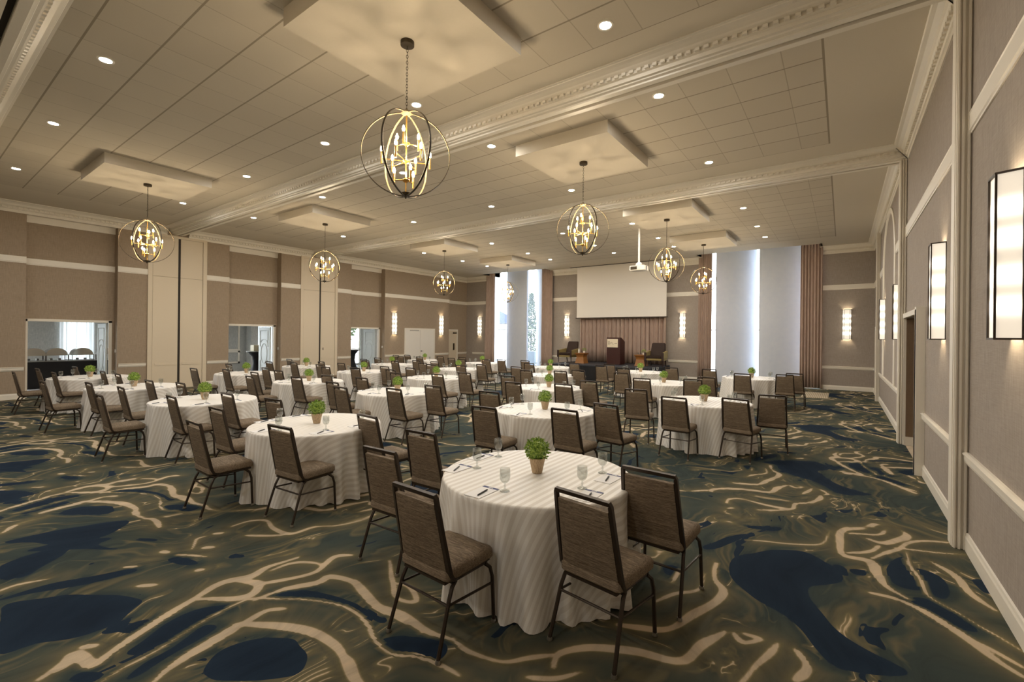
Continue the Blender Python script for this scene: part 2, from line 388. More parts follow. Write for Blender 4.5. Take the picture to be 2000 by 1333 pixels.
# ------------------------------------------------------------------ shell
CARPET_VEINS=[(0.01,[(-3.2,0.68),(-3.23,0.8),(-3.24,0.95),(-3.31,1.18),(-3.37,1.41),(-3.36,1.54),(-3.18,1.69),(-2.94,1.8),(-2.68,1.85),(-2.44,1.84),(-2.23,1.78),(-2.09,1.77),(-2.01,1.8)]),(0.03,[(-3.46,0.48),(-3.54,0.6),(-3.58,0.66),(-3.41,0.68),(-3.45,0.77),(-3.51,0.88),(-3.57,1.04),(-3.62,1.19),(-3.67,1.31),(-3.74,1.49),(-3.68,1.64),(-3.72,1.81),(-3.65,2.03)]),(0.03,[(-3.48,0.55),(-3.54,0.62),(-3.59,0.67)]),(0.03,[(-3.64,1.27),(-3.48,1.42),(-3.42,1.56),(-3.53,1.65),(-3.71,1.55)]),(0.03,[(-2.95,0.87),(-3.0,0.96),(-3.04,1.13),(-3.09,1.3),(-3.11,1.39),(-2.96,1.48),(-2.74,1.56),(-2.47,1.6),(-2.31,1.58),(-2.23,1.57),(-2.13,1.54),(-2.06,1.53)]),(0.022,[(-3.11,1.39),(-3.15,1.54),(-3.06,1.62)]),(0.028,[(-3.33,1.54),(-3.3,1.76),(-3.16,1.93),(-3.16,2.04),(-3.01,2.08),(-2.79,2.04),(-2.59,2.0),(-2.42,2.01),(-2.26,2.02)]),(0.022,[(-3.54,1.64),(-3.41,1.81),(-3.32,2.03),(-3.43,2.24),(-3.35,2.35)]),(0.014,[(-3.65,1.78),(-3.61,1.95),(-3.44,2.1),(-3.34,2.09)]),(0.03,[(-6.27,0.64),(-6.45,0.74),(-6.5,0.85),(-6.66,0.99)]),(0.022,[(-5.95,1.54),(-5.69,1.53),(-5.55,1.58),(-5.27,1.58)]),(0.02,[(-4.78,1.96),(-4.77,2.12),(-4.63,2.25),(-4.4,2.22),(-4.13,2.25),(-4.11,2.47),(-3.98,2.62),(-3.88,2.86),(-3.88,3.03)]),(0.014,[(-4.47,1.99),(-4.27,2.12),(-4.13,2.25)]),(0.01,[(-4.51,1.56),(-4.7,1.65),(-4.72,1.74)]),(0.012,[(-4.87,0.5),(-4.89,0.6),(-4.81,0.75)]),(0.018,[(-4.19,1.11),(-4.09,1.22)]),(0.012,[(-4.5,1.45),(-4.28,1.61)]),(0.02,[(-4.47,1.63),(-4.42,1.7)]),(0.02,[(-4.67,1.39),(-4.6,1.42)]),(0.012,[(-4.62,1.11),(-4.54,1.18)]),(0.02,[(-4.08,1.47),(-4.05,1.5)]),(0.016,[(-4.73,1.8),(-4.68,1.86)]),(0.018,[(-3.64,0.7),(-3.59,0.75)]),(0.014,[(-2.9,2.35),(-2.74,2.24),(-2.59,2.16),(-2.46,2.19)]),(0.026,[(0.83,3.72),(0.73,3.84),(0.63,3.99),(0.51,4.17),(0.41,4.26),(0.3,4.31),(0.17,4.31)]),(0.012,[(0.9,4.03),(0.79,4.17),(0.68,4.32),(0.55,4.46),(0.51,4.74),(0.45,5.01),(0.49,5.32)]),(0.014,[(0.85,3.83),(0.75,3.92),(0.67,3.98)]),(0.028,[(0.88,4.55),(0.8,4.68),(0.75,4.82),(0.73,5.06),(0.64,5.2)]),(0.03,[(0.41,4.35),(0.31,4.48),(0.25,4.7),(0.19,4.9),(-0.0,4.94),(0.01,5.47),(0.16,5.71),(0.32,6.02),(0.47,5.88),(0.48,5.66),(0.34,5.4),(0.23,5.42)]),(0.02,[(0.2,4.97),(0.44,5.35),(0.58,5.69),(0.82,5.82)]),(0.02,[(0.09,5.48),(0.3,5.61),(0.36,5.86)]),(0.022,[(0.05,4.98),(0.22,5.15),(0.3,5.31)]),(0.012,[(0.41,5.35),(0.59,5.43),(0.87,5.58)]),(0.026,[(-0.82,4.09),(-0.77,3.81),(-0.7,3.65),(-0.77,3.34),(-0.82,3.08),(-0.92,2.93),(-1.06,2.85),(-1.19,2.81)]),(0.024,[(-1.08,2.57),(-0.92,2.64),(-0.74,2.74),(-0.66,2.96),(-0.58,3.18)]),(0.018,[(-0.53,3.2),(-0.46,3.13),(-0.4,3.22),(-0.48,3.23)]),(0.016,[(-0.32,3.23),(-0.33,3.05),(-0.39,2.88),(-0.45,2.74)]),(0.024,[(-0.22,3.22),(-0.16,3.13),(-0.14,3.05),(-0.18,2.94)]),(0.014,[(-1.05,3.19),(-0.97,3.41),(-0.87,3.59),(-0.86,3.86)]),(0.01,[(-0.7,4.71),(-0.37,4.86),(-0.16,5.07),(-0.07,5.47)]),(0.016,[(-0.76,5.0),(-0.92,5.1)]),(0.012,[(-1.05,3.53),(-1.06,3.78)]),(0.026,[(-2.98,2.1),(-2.73,2.04),(-2.55,2.01),(-2.38,2.06),(-2.13,2.03),(-1.94,2.06)]),(0.016,[(-1.94,2.06),(-1.79,2.03),(-1.59,2.09),(-1.45,2.23),(-1.35,2.34)]),(0.014,[(-2.62,1.85),(-2.41,1.84),(-2.14,1.77),(-1.99,1.82),(-1.86,1.84),(-1.69,1.85)]),(0.016,[(-3.03,2.45),(-2.74,2.25),(-2.54,2.16),(-2.43,2.23),(-2.59,2.3),(-2.71,2.27)]),(0.026,[(-1.3,2.25),(-1.32,2.38),(-1.19,2.52),(-1.02,2.61),(-0.8,2.69),(-0.72,2.79),(-0.64,3.02)]),(0.014,[(-1.39,2.09),(-1.25,2.18),(-1.14,2.3)])]
CARPET_POOLS=[[(-4.55,0.47),(-4.5,0.65),(-4.34,0.84),(-4.13,1.01),(-3.94,1.08),(-3.86,1.01),(-3.77,0.89),(-3.78,0.73),(-3.87,0.57),(-3.94,0.41)],[(-3.37,0.84),(-3.41,0.92),(-3.48,1.06),(-3.49,1.23),(-3.41,1.39),(-3.34,1.41),(-3.34,1.24),(-3.26,1.05),(-3.26,0.91),(-3.32,0.85)],[(-3.13,0.79),(-3.18,0.89),(-3.19,1.03),(-3.27,1.21),(-3.19,1.27),(-3.14,1.16),(-3.12,1.0),(-3.1,0.85)],[(-2.85,1.08),(-2.94,1.2),(-2.89,1.35),(-2.74,1.46),(-2.63,1.45),(-2.49,1.43),(-2.43,1.32),(-2.65,1.08),(-2.78,1.05)],[(-6.0,0.66),(-5.92,0.99),(-5.77,1.41),(-5.53,1.29),(-5.45,1.09),(-5.57,0.87),(-5.75,0.81)],[(-5.4,0.55),(-5.45,0.79),(-5.33,0.93),(-5.08,0.74),(-5.01,0.64),(-5.11,0.53)],[(-4.46,1.37),(-4.44,1.45),(-4.27,1.52),(-4.2,1.51),(-4.27,1.42)],[(-3.3,1.67),(-3.15,1.83),(-2.88,1.9),(-2.63,1.91),(-2.56,1.89),(-2.8,1.85),(-3.07,1.78)],[(-5.59,0.71),(-5.55,0.96),(-5.36,1.21),(-5.27,1.12),(-5.03,1.23),(-5.23,1.06),(-5.41,0.85)],[(-4.72,0.49),(-4.69,0.79),(-4.55,1.11),(-4.47,1.14),(-4.51,0.89),(-4.64,0.62)],[(-2.25,1.81),(-2.17,1.94),(-2.03,1.82),(-2.08,1.78)],[(-3.38,0.61),(-3.28,0.7),(-3.21,0.68),(-3.32,0.59)],[(-3.72,0.8),(-3.76,0.92),(-3.74,0.96),(-3.65,0.86)],[(-3.64,0.86),(-3.68,0.94),(-3.63,1.02),(-3.56,0.92)],[(-0.74,4.19),(-0.67,4.41),(-0.3,4.74),(-0.12,4.71),(0.01,4.52),(-0.0,4.37),(-0.18,4.15),(-0.17,3.95),(-0.08,3.78),(0.0,3.6),(0.15,3.5),(0.29,3.43),(0.27,3.36),(0.14,3.26),(-0.03,3.19),(-0.12,3.29),(-0.21,3.46),(-0.34,3.61),(-0.5,3.7),(-0.66,3.89)],[(0.31,4.91),(0.44,5.16),(0.46,4.94),(0.51,4.6),(0.4,4.53),(0.31,4.67)],[(0.48,4.96),(0.61,4.93),(0.66,4.64),(0.62,4.5),(0.53,4.62)],[(0.41,4.33),(0.53,4.42),(0.71,4.18),(0.64,4.1),(0.51,4.17)],[(0.83,5.02),(0.9,5.07),(0.9,4.86),(0.85,4.85)],[(-0.76,5.03),(-0.57,5.24),(-0.43,5.25),(-0.55,5.07)],[(-1.0,4.38),(-0.85,4.7),(-0.7,4.85),(-0.85,4.49),(-0.96,4.31)],[(-0.02,4.66),(0.04,4.66),(0.06,4.51),(0.01,4.52)],[(0.08,4.65),(0.18,4.69),(0.18,4.59),(0.1,4.57)],[(-1.17,3.75),(-1.08,3.81),(-1.06,3.67),(-1.12,3.64)],[(-2.23,1.82),(-2.14,1.95),(-1.94,2.0),(-1.88,1.86),(-2.07,1.82)],[(-2.75,1.94),(-2.64,1.92),(-2.41,1.96),(-2.39,1.91),(-2.6,1.89)]]

def carpet_field():
    import numpy as np
    TILE=3.66; H_=.016
    def smooth(pts,closed):
        P=[np.array(q,float) for q in pts]; out=[]; m=len(P)
        rng=range(m) if closed else range(m-1)
        for i in rng:
            if closed: p0,p1,p2,p3=P[i-1],P[i],P[(i+1)%m],P[(i+2)%m]
            else: p0,p1,p2,p3=P[max(i-1,0)],P[i],P[i+1],P[min(i+2,m-1)]
            for t in (0,.25,.5,.75): out.append(.5*((2*p1)+(-p0+p2)*t+(2*p0-5*p1+4*p2-p3)*t*t+(-p0+3*p1-3*p2+p3)*t**3))
        if not closed: out.append(P[-1])
        return out
    # field on the drawn patch of floor
    gx=np.arange(-7.4,XR+.05,H_); gy=np.arange(.30,6.1,H_); X,Y=np.meshgrid(gx,gy); px,py=X.ravel(),Y.ravel()
    wx=px+.018*np.sin(7.1*py+2*px)+.006*np.sin(17*px+9*py); wy=py+.018*np.sin(6.3*px+1.7*py)+.006*np.sin(15*py-8*px)
    D=np.full(len(px),9.0); S=np.full(len(px),-9.0)
    def near(q,mar):
        lo=np.min(q,0)-mar; hi=np.max(q,0)+mar
        return np.where((wx>lo[0])&(wx<hi[0])&(wy>lo[1])&(wy<hi[1]))[0]
    for w_,pts in CARPET_VEINS:
        sm=smooth(pts,False); L=len(sm)-1
        for i in range(L):
            a,b_=sm[i],sm[i+1]; d=b_-a; l2=max(float(d@d),1e-9); k=near([a,b_],.75)
            if not len(k): continue
            t=np.clip(((wx[k]-a[0])*d[0]+(wy[k]-a[1])*d[1])/l2,0,1); e=min(i,L-1-i)/L
            ww=w_*(.75+.5*abs(sin(i*.21+w_*99)))*(.55+.45*min(1,e*6))
            D[k]=np.minimum(D[k],np.hypot(wx[k]-a[0]-t*d[0],wy[k]-a[1]-t*d[1])-ww)
    for pts in CARPET_POOLS:
        q=smooth(pts,True); m=len(q); k=near(q,.3)
        if not len(k): continue
        x_,y_=wx[k],wy[k]; ins=np.zeros(len(k),bool); dm=np.full(len(k),9.0)
        for i in range(m):
            a,b_=q[i],q[(i+1)%m]; d=b_-a; l2=max(float(d@d),1e-9)
            t=np.clip(((x_-a[0])*d[0]+(y_-a[1])*d[1])/l2,0,1); dm=np.minimum(dm,np.hypot(x_-a[0]-t*d[0],y_-a[1]-t*d[1]))
            dy=b_[1]-a[1]; dy=dy if abs(dy)>1e-9 else 1e-9
            ins^=((a[1]>y_)!=(b_[1]>y_))&(x_<(b_[0]-a[0])*(y_-a[1])/dy+a[0])
        S[k]=np.maximum(S[k],np.where(ins,dm,-dm))
    dp=np.maximum(D,0)
    f_=np.where(D<0,.145+D*3.0,.145+.085*(1-np.exp(-dp/.022))+.235*(1-np.exp(-dp/.12)))
    f_=np.where((S>-.10)&(D>.012),np.maximum(f_,np.clip(.545+S*2.2,.2,.85)),f_)
    G=np.clip(f_,.02,.9).reshape(X.shape)
    # how well each spot of that patch is drawn
    dep=-px*sin(yaw)+py*cos(yaw); lat=(px*cos(yaw)+py*sin(yaw))/np.maximum(dep,.1)
    q=np.where((dep>2.55)&(dep<4.75)&(np.abs(lat)<1.10)&(px<XR-.04),1/np.maximum(dep,.1),0)
    q=np.where(np.hypot(px+1.95,py-3.25)<1.15,q*.02,q); q=np.where((px>-1.6)&(px<-.75)&(py>2.0)&(py<3.5),q*.3,q)
    Q=q.reshape(X.shape)
    # one woven repeat, 3.66 m square, gathered from the patch
    nt_=int(round(TILE/.02)); tt=np.arange(nt_)*(TILE/nt_); TX,TY=np.meshgrid(tt,tt); num=np.zeros(TX.shape); den=np.zeros(TX.shape)+1e-6; best=np.zeros(TX.shape); val=np.full(TX.shape,.40)
    for i in range(-3,2):
        for j in range(-1,3):
            ix=np.round((TX+i*TILE-gx[0])/H_).astype(int); iy=np.round((TY+j*TILE-gy[0])/H_).astype(int)
            ok=(ix>=0)&(ix<len(gx))&(iy>=0)&(iy<len(gy)); ixc=np.clip(ix,0,len(gx)-1); iyc=np.clip(iy,0,len(gy)-1)
            qq=np.where(ok,Q[iyc,ixc],0); up_=qq>best
            val=np.where(up_,G[iyc,ixc],val); best=np.where(up_,qq,best)
    # the floor mesh
    ax=np.unique(np.round(np.concatenate([np.arange(-18.7,-7.2,.05),np.arange(-7.2,-5.4,.03),np.arange(-5.4,XR+.02,.018),[XR+.02]]),4))
    ay=np.unique(np.round(np.concatenate([[YB,-2,0],np.arange(.3,5.0,.018),np.arange(5.0,9.5,.03),np.arange(9.5,21,.06),[YF+.9]]),4))
    FX,FY=np.meshgrid(ax,ay); x,y=FX.ravel(),FY.ravel(); n=len(x)
    def bil(A_,u,v,wrap):
        h_,w_=A_.shape; u0=np.floor(u).astype(int); v0=np.floor(v).astype(int); fu=u-u0; fv=v-v0
        if wrap: u0%=w_; v0%=h_; u1=(u0+1)%w_; v1=(v0+1)%h_
        else: u0=np.clip(u0,0,w_-1); v0=np.clip(v0,0,h_-1); u1=np.clip(u0+1,0,w_-1); v1=np.clip(v0+1,0,h_-1)
        return (A_[v0,u0]*(1-fu)+A_[v0,u1]*fu)*(1-fv)+(A_[v1,u0]*(1-fu)+A_[v1,u1]*fu)*fv
    xs=x+.05*np.sin(.9*y+.4*x); ys=y+.05*np.sin(.8*x+1.1)
    ft=bil(val,np.mod(xs,TILE)/TILE*nt_,np.mod(ys,TILE)/TILE*nt_,True)
    fd=bil(G,(x-gx[0])/H_,(y-gy[0])/H_,False)
    dep=-x*sin(yaw)+y*cos(yaw)
    m=np.clip((4.85-dep)/.5,0,1)*np.clip((x+6.9)/.6,0,1)*(y>.3)
    F=ft*(1-m)+fd*m
    nx,ny=len(ax),len(ay); I=np.arange((nx)*(ny)).reshape(ny,nx); fs=np.stack([I[:-1,:-1],I[:-1,1:],I[1:,1:],I[1:,:-1]],-1).reshape(-1,4)
    me=bpy.data.meshes.new('floor'); me.vertices.add(n); me.vertices.foreach_set('co',np.stack([x,y,np.zeros(n)],1).astype(np.float32).ravel())
    me.loops.add(len(fs)*4); me.loops.foreach_set('vertex_index',fs.astype(np.int32).ravel()); me.polygons.add(len(fs)); me.polygons.foreach_set('loop_start',np.arange(0,len(fs)*4,4,dtype=np.int32)); me.update(calc_edges=True); me.materials.append(mt['carpet'])
    a1=me.attributes.new('pattern','FLOAT','POINT'); a1.data.foreach_set('value',F.astype(np.float32))
    o=bpy.data.objects.new('floor',me); COL.objects.link(o); return struct(o)
carpet_field()
mb=MB(); mb.box(-25,-18.45,YB,YF,-.1,-.002); struct(mb.build('floor_corridor',mt['gcarpet']))
bays=[(YB,.73,-4.2,3.4),(.73,5.81,1.36,3.66),(5.81,10.9,6.80,3.05),(10.9,20.0,11.95,6.9)]
for y0,y1,oy,fl in bays:
    mb=MB(); mb.box(-18.7+.64,XR+.05+.64,y0-oy,y1-oy,0,.12)
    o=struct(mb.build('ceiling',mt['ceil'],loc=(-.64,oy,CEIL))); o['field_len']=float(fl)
WIN=[(-16.6,-12.45),(-4.95,-.68)]
mb=MB()
for a,b_ in ((-18.7,WIN[0][0]),(WIN[0][1],WIN[1][0]),(WIN[1][1],XR+.05)): mb.box(a,b_,20.0,YF+.1,CEIL,CEIL+.12)
for a,b_ in WIN: mb.box(a,b_,19.95,YF+.9,5.9,6.0); mb.box(a,b_,19.93,20.0,CEIL+.12,5.9); mb.box(a-.05,a,19.95,YF+.9,CEIL,5.9); mb.box(b_,b_+.05,19.95,YF+.9,CEIL,5.9)
struct(mb.build('ceiling',mt['ceil_plain']))
# right wall with alcove door opening
mb=MB(); mb.box(XR,XR+.15,YB,8.55,0,CEIL); mb.box(XR,XR+.15,8.55,10.72,2.26,CEIL); mb.box(XR,XR+.15,10.72,YF,0,CEIL)
struct(mb.build('wall_right',mt['wall']))
mb=MB(); mb.box(XR+.15,2.2,10.72,10.87,0,2.3); mb.box(XR+.15,2.2,8.4,8.55,0,2.3); mb.box(2.1,2.2,8.55,10.72,0,2.3); mb.box(XR+.15,2.2,8.55,10.72,2.26,2.4)
mb.box(XR+.002,XR+.15,10.71,10.72,0,2.26)
struct(mb.build('wall_alcove',mt['alcove']))
mb=MB(); mb.box(XR,2.2,8.55,10.72,-.1,.001); struct(mb.build('floor_alcove',mt['carpet']))
mb=MB(); mb.box(XR-.02,2.1,10.68,10.71,0,.15); struct(mb.build('baseboard_alcove',mt['trim']))
# back wall
mb=MB(); mb.box(-18.7,XR+.1,YB-.15,YB,0,CEIL); struct(mb.build('wall_back',mt['wall']))
# left wall with recesses and openings
REC=[(2.29,4.24),(7.4,9.3),(12.52,14.4)]
mb=MB(); ys=[YB]+[y for r in REC for y in r]+[18.9]
for i in range(0,len(ys),2): mb.box(-18.62,XL,ys[i],ys[i+1],0,CEIL)
mb.box(-18.7,-18.52,18.9,YF+.1,0,CEIL)
for a,b_ in REC:
    mb.box(-18.62,-18.45,a,b_,2.16,CEIL); mb.box(-18.62,-18.45,a,a+.06,0,2.16); mb.box(-18.62,-18.45,b_-.08,b_,0,2.16)
struct(mb.build('wall_left',mt['wallw']))
# far wall
mb=MB()
for a,b_ in ((-18.7,WIN[0][0]),(WIN[0][1],WIN[1][0]),(WIN[1][1],XR+.15)): mb.box(a,b_,YF,YF+.2,0,CEIL+.1)
struct(mb.build('wall_far',mt['wall']))

# cornice with dentils
CORN=[(0,5.07),(.018,5.07),(.018,5.145),(.035,5.15),(.045,5.165),(.045,5.22),(.06,5.225),(.075,5.235),(.09,5.25),(.11,5.285),(.16,5.32),(.20,5.332),(.21,5.34),(.21,CEIL)]
def cornice(A,B,out,name='trim_cornice',dent=True,prof=CORN,dz=(5.17,5.218),do=(.04,.078),step=.10,wid=.052):
    mb=MB(); mb.sweep(prof,A,B,out)
    L=sqrt((B[0]-A[0])**2+(B[1]-A[1])**2); d=((B[0]-A[0])/L,(B[1]-A[1])/L)
    if dent:
        k=int(L/step)
        for i in range(k):
            t=i*step+.02; vs=[]
            for z in dz:
                for tt,oo in ((t,do[0]),(t+wid,do[0]),(t+wid,do[1]),(t,do[1])): vs.append((A[0]+d[0]*tt+out[0]*oo,A[1]+d[1]*tt+out[1]*oo,z))
            mb.add(vs,[(0,3,2,1),(4,5,6,7),(0,1,5,4),(1,2,6,5),(2,3,7,6),(3,0,4,7)])
    return struct(mb.build(name,mt['trim']))
BE=[(.73),(5.81),(10.9)]
edges=[(YB,.45),(1.0,5.5),(6.1,10.6),(11.2,YF)]
for a,b_ in edges:
    cornice((XR,a),(XR,b_),(-1,0),'trim_cornice_right'); cornice((XL,a),(XL,min(b_,18.9)),(1,0),'trim_cornice_left')
cornice((-18.52,18.9),(-18.52,YF),(1,0),'trim_cornice_left')
for a,b_ in ((-18.52,WIN[0][0]+.05),(WIN[0][1]-.05,WIN[1][0]+.05),(WIN[1][1]-.05,XR)): cornice((a,YF),(b_,YF),(0,-1),'trim_cornice_far')
# recess head bands
mb=MB()
for a,b_ in REC: mb.box(-18.452,-18.42,a,b_,4.9,5.09)
struct(mb.build('trim_recess_head',mt['trim']))
mb=MB()
for a,b_ in REC: mb.box(-18.45,XL-.001,a,b_,5.088,CEIL)
struct(mb.build('trim_recess_soffit',mt['trim']))
# beams
hb=[(.035,5.22),(.035,5.12),(.12,5.12),(.122,5.14),(.16,5.15),(.165,5.165),(.20,5.17),(.20,5.215),(.235,5.222),(.235,5.262),(.25,5.268),(.275,5.285),(.29,5.30),(.34,5.322),(.385,5.332),(.39,5.34),(.42,5.342),(.42,CEIL)]
for yb in BE:
    mb=MB(); xs=(XL,XR)
    for sgn in (-1,1):
        mb.sweep(hb,(XL,yb),(XR,yb),(0,sgn),cap=False)
        k=int((XR-XL)/.10)
        for i in range(k):
            x=XL+i*.10+.02; y0,y1=yb+sgn*.232,yb+sgn*.268
            mb.box(x,x+.052,min(y0,y1),max(y0,y1),5.226,5.26)
    b_=struct(mb.build('trim_beam',mt['trim']))
    m2=MB(); m2.box(XL,XR,yb-.036,yb+.036,5.2,5.23); struct(m2.build('trim_partition_track',mt['dark_slot']))
# drop ceiling panels above chandeliers
CHX=[-3.97,-12.5]; CHY=[3.42,7.7,12.72,16.85,-1.9]
for y in CHY:
    for x in CHX:
        mb=MB(); mb.box(x-.9,x+.9,y-.93,y+.93,5.15,CEIL); struct(mb.build('ceiling_panel',mt['ceil_plain']))
# pilasters on right wall
def pil(y0,y1,n=6):
    mb=MB(); mb.box(XR-.10,XR,y0+.02,y1-.02,0,5.13)
    # fluting on the face toward the room entrance and both returns
    for i,(a,b_) in enumerate(((.012,.03),(.05,.068),(.082,.094))): mb.box(XR-b_,XR-a,y0,y1,0,5.13)
    mb.box(XR-.105,XR-.1,y0+.06,y1-.06,0,5.13)
    return struct(mb.build('trim_pilaster',mt['trim']))
pil(5.68,5.94); pil(10.77,11.03); pil(17.75,17.95); pil(.6,.86)
# rails
RAIL=[(0,.765),(.012,.765),(.014,.785),(.03,.79),(.034,.81),(.034,.85),(.045,.858),(.045,.868),(.02,.876),(0,.876)]
PIC=[(0,3.72),(.012,3.72),(.012,3.74),(.022,3.75),(.022,3.89),(.028,3.9),(0,3.9)]
BASE=[(0,0),(.022,0),(.022,.12),(.016,.135),(.012,.155),(0,.16)]
def rail(prof,A,B,out,name,m='trim'): mb=MB(); mb.sweep(prof,A,B,out); return struct(mb.build(name,mt[m]))
for a,b_ in ((YB,.6),(.86,5.68),(5.94,8.40),(11.03,17.75),(17.95,YF)):
    rail(RAIL,(XR,a),(XR,b_),(-1,0),'trim_chair_rail'); rail(BASE,(XR,a),(XR,b_),(-1,0),'baseboard_right')
for a,b_ in ((YB,.6),(.86,5.68),(5.94,10.77),(11.03,12.75),(16.45,17.75),(17.95,YF)): rail(PIC,(XR,a),(XR,b_),(-1,0),'trim_picture_rail')
PO=[(4.99,6.67),(10.11,11.8)]
Lseg=[(YB,2.29),(4.24,4.99),(6.67,7.4),(9.3,10.11),(11.8,12.52)]
for a,b_ in Lseg:
    rail(RAIL,(XL,a+ (0 if a==YB else .03)),(XL,b_-.03),(1,0),'trim_chair_rail'); rail(BASE,(XL,a),(XL,b_),(1,0),'baseboard_left'); rail(PIC,(XL,a),(XL,b_),(1,0),'trim_picture_rail')
for a,b_ in ((14.43,15.62),(17.80,18.85)):
    rail(RAIL,(XL,a),(XL,b_),(1,0),'trim_chair_rail'); rail(BASE,(XL,a),(XL,b_),(1,0),'baseboard_left')
rail(PIC,(XL,14.4),(XL,18.9),(1,0),'trim_picture_rail'); rail(PIC,(-18.52,18.9),(-18.52,YF),(1,0),'trim_picture_rail')
rail(RAIL,(-18.52,20.02),(-18.52,YF),(1,0),'trim_chair_rail'); rail(BASE,(-18.52,20.0),(-18.52,YF),(1,0),'baseboard_left')
for a,b_ in REC: rail(PIC,(-18.45,a),(-18.45,b_),(1,0),'trim_picture_rail')
for a,b_ in ((-18.0,WIN[0][0]-.05),(WIN[0][1],-10.7),(-6.35,WIN[1][0]),(WIN[1][1],XR)):
    rail(RAIL,(a,YF),(b_,YF),(0,-1),'trim_chair_rail'); rail(BASE,(a,YF),(b_,YF),(0,-1),'baseboard_far')
for a,b_ in ((-18.52,WIN[0][0]),(WIN[0][1],WIN[1][0]),(WIN[1][1],XR)): rail(PIC,(a,YF),(b_,YF),(0,-1),'trim_picture_rail')
# arch panel moulding on right wall
def arch(y0,y1,zs,zt,wd,m='trim'):
    mb=MB(); pts=[]; yc=(y0+y1)/2; ry=(y1-y0)/2
    pts=[(y0,.88)]+[(y0,z) for z in (1.5,2.5,zs)]
    pts+= [(yc-ry*cos(a),zs+(zt-zs)*sin(a)) for a in [pi*i/24 for i in range(1,24)]]
    pts+=[(y1,z) for z in (zs,2.5,1.5,.88)]
    mb.tube([(XR-.012,p[0],p[1]) for p in pts],r=wd,n=4,sx=.022,up=None) if False else None
    vs=[];fs=[];n=len(pts)
    for i in range(n):
        a=Vector(pts[max(i-1,0)]); b_=Vector(pts[min(i+1,n-1)]); t=(b_-a).normalized(); nn=Vector((-t.y,t.x))
        for (o,d) in ((-wd,0),(-wd*.8,.02),(wd*.2,.035),(wd,.02),(wd,0)):
            vs.append((XR-d,pts[i][0]+nn.x*o,pts[i][1]+nn.y*o))
    for i in range(n-1):
        for k in range(4): fs.append((i*5+k,i*5+k+1,(i+1)*5+k+1,(i+1)*5+k))
    mb.add(vs,fs); return struct(mb.build('trim_arch',mt[m]))
arch(12.9,16.3,3.7,5.02,.07)
# alcove door casing
mb=MB(); mb.box(XR-.10,XR,8.40,8.55,0,2.34); mb.box(XR-.085,XR-.1,8.415,8.535,0,2.3); mb.box(XR-.05,XR,8.55,10.72,2.26,2.34); mb.box(XR-.04,XR,10.72,10.77,0,2.34)
struct(mb.build('trim_door_casing',mt['trim']))
mb=MB(); mb.box(XR-.03,XR,18.5,18.62,0,2.3); mb.box(XR-.03,XR,19.9,20.02,0,2.3); mb.box(XR-.03,XR,18.5,20.02,2.2,2.32); struct(mb.build('trim_door_casing',mt['trim']))
mb=MB(); mb.box(XR-.005,XR,18.62,19.9,0,2.2); struct(mb.build('door_8',mt['alcove']))

# pocket-door panels of the folding partitions
for k,(a,b_) in enumerate(PO):
    c=(a+b_)/2+.02
    mb=MB(); mb.box(XL,XL+.035,a,a+.12,0,5.1); mb.box(XL,XL+.035,b_-.12,b_,0,5.1); mb.box(XL,XL+.03,a+.12,b_-.12,5.02,5.1); mb.box(XL,XL+.028,a+.12,b_-.12,0,.1)
    struct(mb.build('trim_pocket_frame',mt['trim_flat']))
    for s,(p,q) in enumerate(((a+.13,c-.035),(c+.035,b_-.13))):
        d=struct(MB().box(XL,XL+.02,p,q,.1,3.70).box(XL,XL+.02,p,q,3.71,5.015).box(XL+.02,XL+.032,p+.06,q-.06,.78,.86).build('door_%d'%(1+k*2+s),mt['trim_flat']))
        if k==1 and s==1: MB().box(XL+.02,XL+.03,p+.10,p+.13,1.18,1.28).build('flush_pull',mt['black_metal'],d)
        mbh=MB()
        for z in (.5,2.1,3.2,4.5): mbh.lathe([(.012,0),(.012,.1)],8,(XL+.022,(q-.004) if s else (p+.004),z))
        mbh.build('hinge',mt['trim_flat'],d)
    struct(MB().box(XL,XL+.012,c-.035,c+.035,0,5.1).build('trim_partition_gap',mt['dark_slot']))
# doorway frames, open oval-panel leaves
def oval_leaf(name,x0,x1,y,thick,z1=2.12):
    # leaf lies in plane y, spanning x0..x1
    d=struct(MB().box(x0,x1,y-thick/2,y+thick/2,.01,z1).build(name,mt['grey_door']))
    cx=(x0+x1)/2; hw=(x1-x0)/2
    for s in (-1,1):
        yy=y+s*thick/2
        m2=MB(); m2.tube([(cx+hw*.55*cos(t),yy,1.05+.40*sin(t)) for t in [2*pi*i/36 for i in range(36)]],.016,6,closed=True); m2.build('oval_moulding',mt['grey_door'],d,smooth=True)
        pts=[(cx-hw*.68,yy,1.98),(cx-hw*.68,yy,1.32)]+[(cx+hw*.68*cos(t),yy,1.40+.22*sin(t)) for t in [pi-pi*i/12 for i in range(13)]]+[(cx+hw*.68,yy,1.32),(cx+hw*.68,yy,1.98)]
        m2=MB(); m2.tube(pts,.015,6,closed=True); m2.build('panel_moulding',mt['grey_door'],d,smooth=True)
        pts=[(cx-hw*.68,yy,.15),(cx-hw*.68,yy,.78)]+[(cx+hw*.68*cos(t),yy,.70-.22*sin(t)) for t in [pi-pi*i/12 for i in range(13)]]+[(cx+hw*.68,yy,.78),(cx+hw*.68,yy,.15)]
        m2=MB(); m2.tube(pts,.015,6,closed=True); m2.build('panel_moulding',mt['grey_door'],d,smooth=True)
    return d
